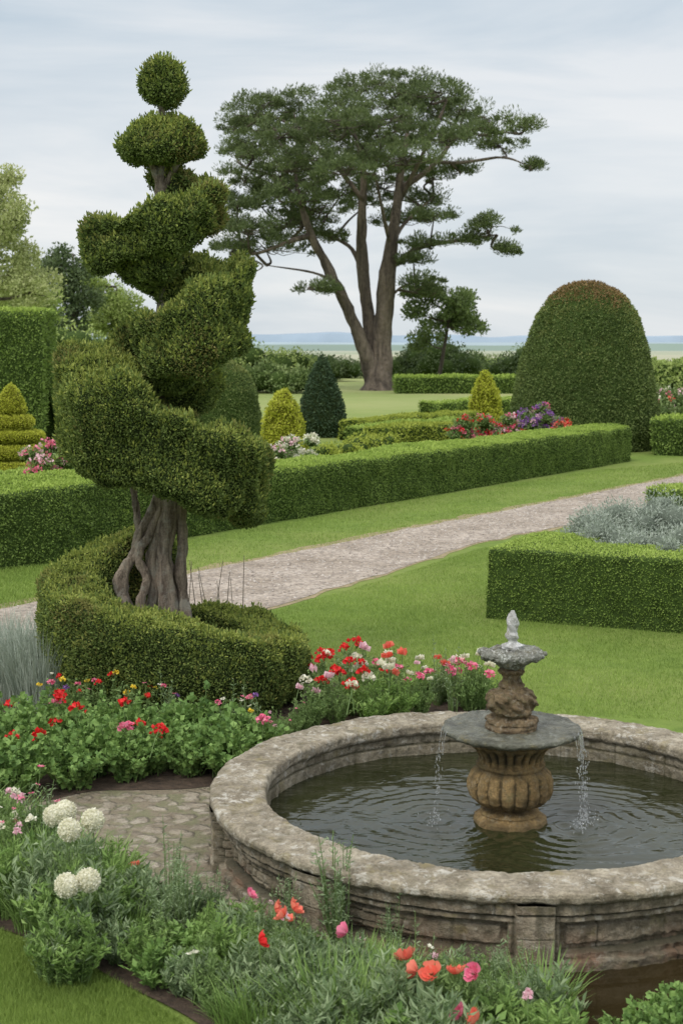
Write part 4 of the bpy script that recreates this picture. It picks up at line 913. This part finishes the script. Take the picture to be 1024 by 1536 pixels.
for u,v,Y in [(98,1234,7.3),(140,1247,7.2),(105,1262,7.1),(82,1240,7.5),(133,1338,6.75),(101,1346,6.7)]:
    p=tall('allium','white',u,v,Y,'round creamy white allium flower head on stem','flower','allium',1.08)
    for k in range(3):
        mesh_=(gry+gre+frn)[rng.integers(10)]
        plant('leafy_perennial',mesh_,p[0]+rng.normal()*.10,p[1]-.10-.12*rng.random(),'leafy green perennial around white alliums','leafy perennials around alliums',max(.35,min(1.05,(p[2]-.03)/.40)))
for u,v,Y,c in [(427,1375,6.2,'coral'),(388,1412,6.1,'red'),(412,1365,6.4,'coral'),(440,1366,6.3,'coral'),(625,1458,5.9,'coral'),(648,1464,5.85,'coral'),(712,1462,5.75,'pink'),(690,1525,5.6,'pink'),(715,1532,5.6,'coral'),(375,1345,6.7,'pink'),(520,1400,6.35,'pink'),(610,1440,6.1,'coral'),(290,1430,6.3,'white')]:
    if c=='white': tall('daisy','white',u,v,Y,'small white flower on thin stem in border','flower','daisy',1.3,(.5,0)); continue
    tall('poppy',c,u,v,Y,'coral poppy flower on thin stem in border' if c=='coral' else 'red-pink poppy flower on thin stem in border','flower','poppy',(.72 if v<1400 else .9)*(.85+.3*rng.random()),(.6+rng.normal()*.35,rng.normal()*.5))
for u,v in [(5,1290),(20,1305),(35,1315),(60,1300),(15,1330),(-5,1310)]:
    x,y=G(u,v)
    plant('pink_perennial',frn[0],x,y,'airy perennial with white and pink flower heads','airy pale pink perennials',1.0,[('cluster','white'),('cluster','palepink'),('daisy','pink')],4,.40,.16,.7)
for u,v in [(960,1600),(1010,1590),(1060,1580),(920,1640),(990,1640),(1030,1560)]:
    x,y=G(u,v); plant('leafy_plant',ger[rng.integers(3)],x,y,'leafy green plant at pool edge','leafy plants at pool edge',.7)
for u,v,s_ in [(500,1428,1.15),(512,1436,.8),(430,1420,.7),(590,1448,.6)]:
    x,y=G(u,v); plant('bushy_perennial',wsp[rng.integers(2)],x,y,'slender green shoots against basin wall','slender shoots by basin wall',s_)
# ---------------------------------------------------------------- lawn blades
def grass(poly,n,h,w,excl=()):
    P=np.array(poly); mn,mx=P.min(0),P.max(0)
    X=mn[0]+(mx[0]-mn[0])*rng.random(n);Y=mn[1]+(mx[1]-mn[1])*rng.random(n)
    k=inpoly(X,Y,P)&(np.hypot(X-fx,Y-fy)>1.78)
    for e in excl: k&=~inpoly(X,Y,e)
    X,Y=X[k],Y[k]; base=np.c_[X,Y,0*X]; n=len(X)
    d=rng.normal(size=(n,3))*np.array([.5,.5,0])+np.array([0,0,1]); L_=h*(.5+rng.random(n))*(1+.35*vnoise(base,1.5,3))
    s_=nrm(np.c_[rng.normal(size=n),rng.normal(size=n),0*X])*w*.5
    V=np.stack([base+s_,base-s_,base+nrm(d)*L_[:,None]],1).reshape(-1,3)
    return V,np.arange(3*n).reshape(-1,3)
mb=MB()
mid=[G(380,925),G(560,874),G(720,823),G(860,796),G(1060,755),G(1150,800),G(1150,1090),G(730,1064),G(560,1035),G(440,1040),G(430,960)]
V,T=grass(mid,420000,.03,.005,[pathP,np.array(bedS)]); mb.add(V,T=T)
V,T=grass([G(260,868),G(600,797),G(860,748),G(1060,706),G(1060,690),G(900,705),G(600,752),G(280,812)],160000,.035,.009,[pathP]); mb.add(V,T=T)
V,T=grass([G(-60,930),G(260,868),G(280,812),G(-60,860)],60000,.035,.009,[pathP]); mb.add(V,T=T)
V,T=grass([G(-80,1375),G(0,1398),G(180,1480),G(320,1560),G(320,1640),G(-80,1640)],150000,.035,.004,[]); mb.add(V,T=T)
obj('grass',mb.mesh('grass',(M['grass'],)),kind='stuff',label='short mown lawn grass')
n=26000; mn,mx=pathP.min(0),pathP.max(0); mx=np.minimum(mx,[9,32]); mn=np.maximum(mn,[-5,12])
X=mn[0]+(mx[0]-mn[0])*rng.random(n);Y=mn[1]+(mx[1]-mn[1])*rng.random(n); k=inpoly(X,Y,pathP); X,Y=X[k],Y[k]; n=len(X)
o8=np.array([(1,0,0),(0,1,0),(-1,0,0),(0,-1,0),(0,0,.6),(0,0,-.6)],float); tri=np.array([(0,1,4),(1,2,4),(2,3,4),(3,0,4),(1,0,5),(2,1,5),(3,2,5),(0,3,5)])
sz=.008+.012*rng.random(n); V=o8[None]*sz[:,None,None]*(1+.3*rng.normal(size=(n,6,1)))+np.c_[X,Y,np.full(n,.01)][:,None]
T=(np.arange(n)[:,None,None]*6+tri).reshape(-1,3)
M['pebble']=plain('pebble',(.18,.15,.125),(.58,.53,.48),rough=.9)
obj('gravel',mesh_np('gravel',V.reshape(-1,3),None,T,mats=(M['pebble'],)),kind='stuff',label='loose pale gravel stones on path')
# ---------------------------------------------------------------- world, sun, camera
w=bpy.data.worlds.new('World'); sc.world=w; w.use_nodes=True; nt=w.node_tree
bg=nt.nodes['Background']; sky=N(nt,'ShaderNodeTexSky',sky_type='NISHITA'); sky.sun_disc=False
el,az=math.radians(50),math.radians(215)
sky.sun_elevation=el; sky.sun_rotation=az
tc=N(nt,'ShaderNodeTexCoord').outputs['Generated']
mp=N(nt,'ShaderNodeMapping'); mp.inputs['Scale'].default_value=(1.3,1.3,8); mp.inputs['Location'].default_value=(.4,0,.3); nt.links.new(tc,mp.inputs[0])
n1=noise(nt,mp.outputs[0],1.9,6,.55,.5)
sx=N(nt,'ShaderNodeSeparateXYZ'); nt.links.new(tc,sx.inputs[0])
cl=ramp(nt,n1,[(.36,(4.8,5.9,6.9)),(.50,(7.2,7.8,8.3)),(.62,(9.4,9.4,9.4))])
hz=ramp(nt,sx.outputs[2],[(0,(8.2,8.5,8.7)),(.10,(9.2,9.2,9.2)),(.20,(6.4,7.2,7.9)),(.30,(7.5,8.2,8.8)),(.6,(15,15.4,15.8)),(1,(18,18,18))])
fz=ramp(nt,sx.outputs[2],[(.25,(.45,.45,.45)),(.6,(1,1,1))])
mixc=mix(nt,fz,cl,hz)
c=mix(nt,.9,sky.outputs[0],mixc)
nt.links.new(c,bg.inputs[0]); bg.inputs[1].default_value=.1
sd=bpy.data.lights.new('sun','SUN'); sd.energy=1.5; sd.angle=math.radians(12); sd.color=(1,.95,.86)
so=bpy.data.objects.new('sun',sd); sc.collection.objects.link(so)
so.rotation_euler=(math.radians(90)-el,0,math.radians(-35))
cd=bpy.data.cameras.new('camera'); co=bpy.data.objects.new('camera',cd); sc.collection.objects.link(co)
co.location=(0,0,C); co.rotation_euler=(math.pi/2-PT,0,0)
cd.sensor_fit='VERTICAL'; cd.sensor_height=36; cd.sensor_width=24; cd.lens=F*36/1536
cd.clip_end=6000; cd.clip_start=.1
cd.dof.use_dof=True; cd.dof.focus_distance=11; cd.dof.aperture_fstop=4.5
sc.camera=co
sc.view_settings.view_transform='Standard'; sc.view_settings.look='None'; sc.view_settings.exposure=0
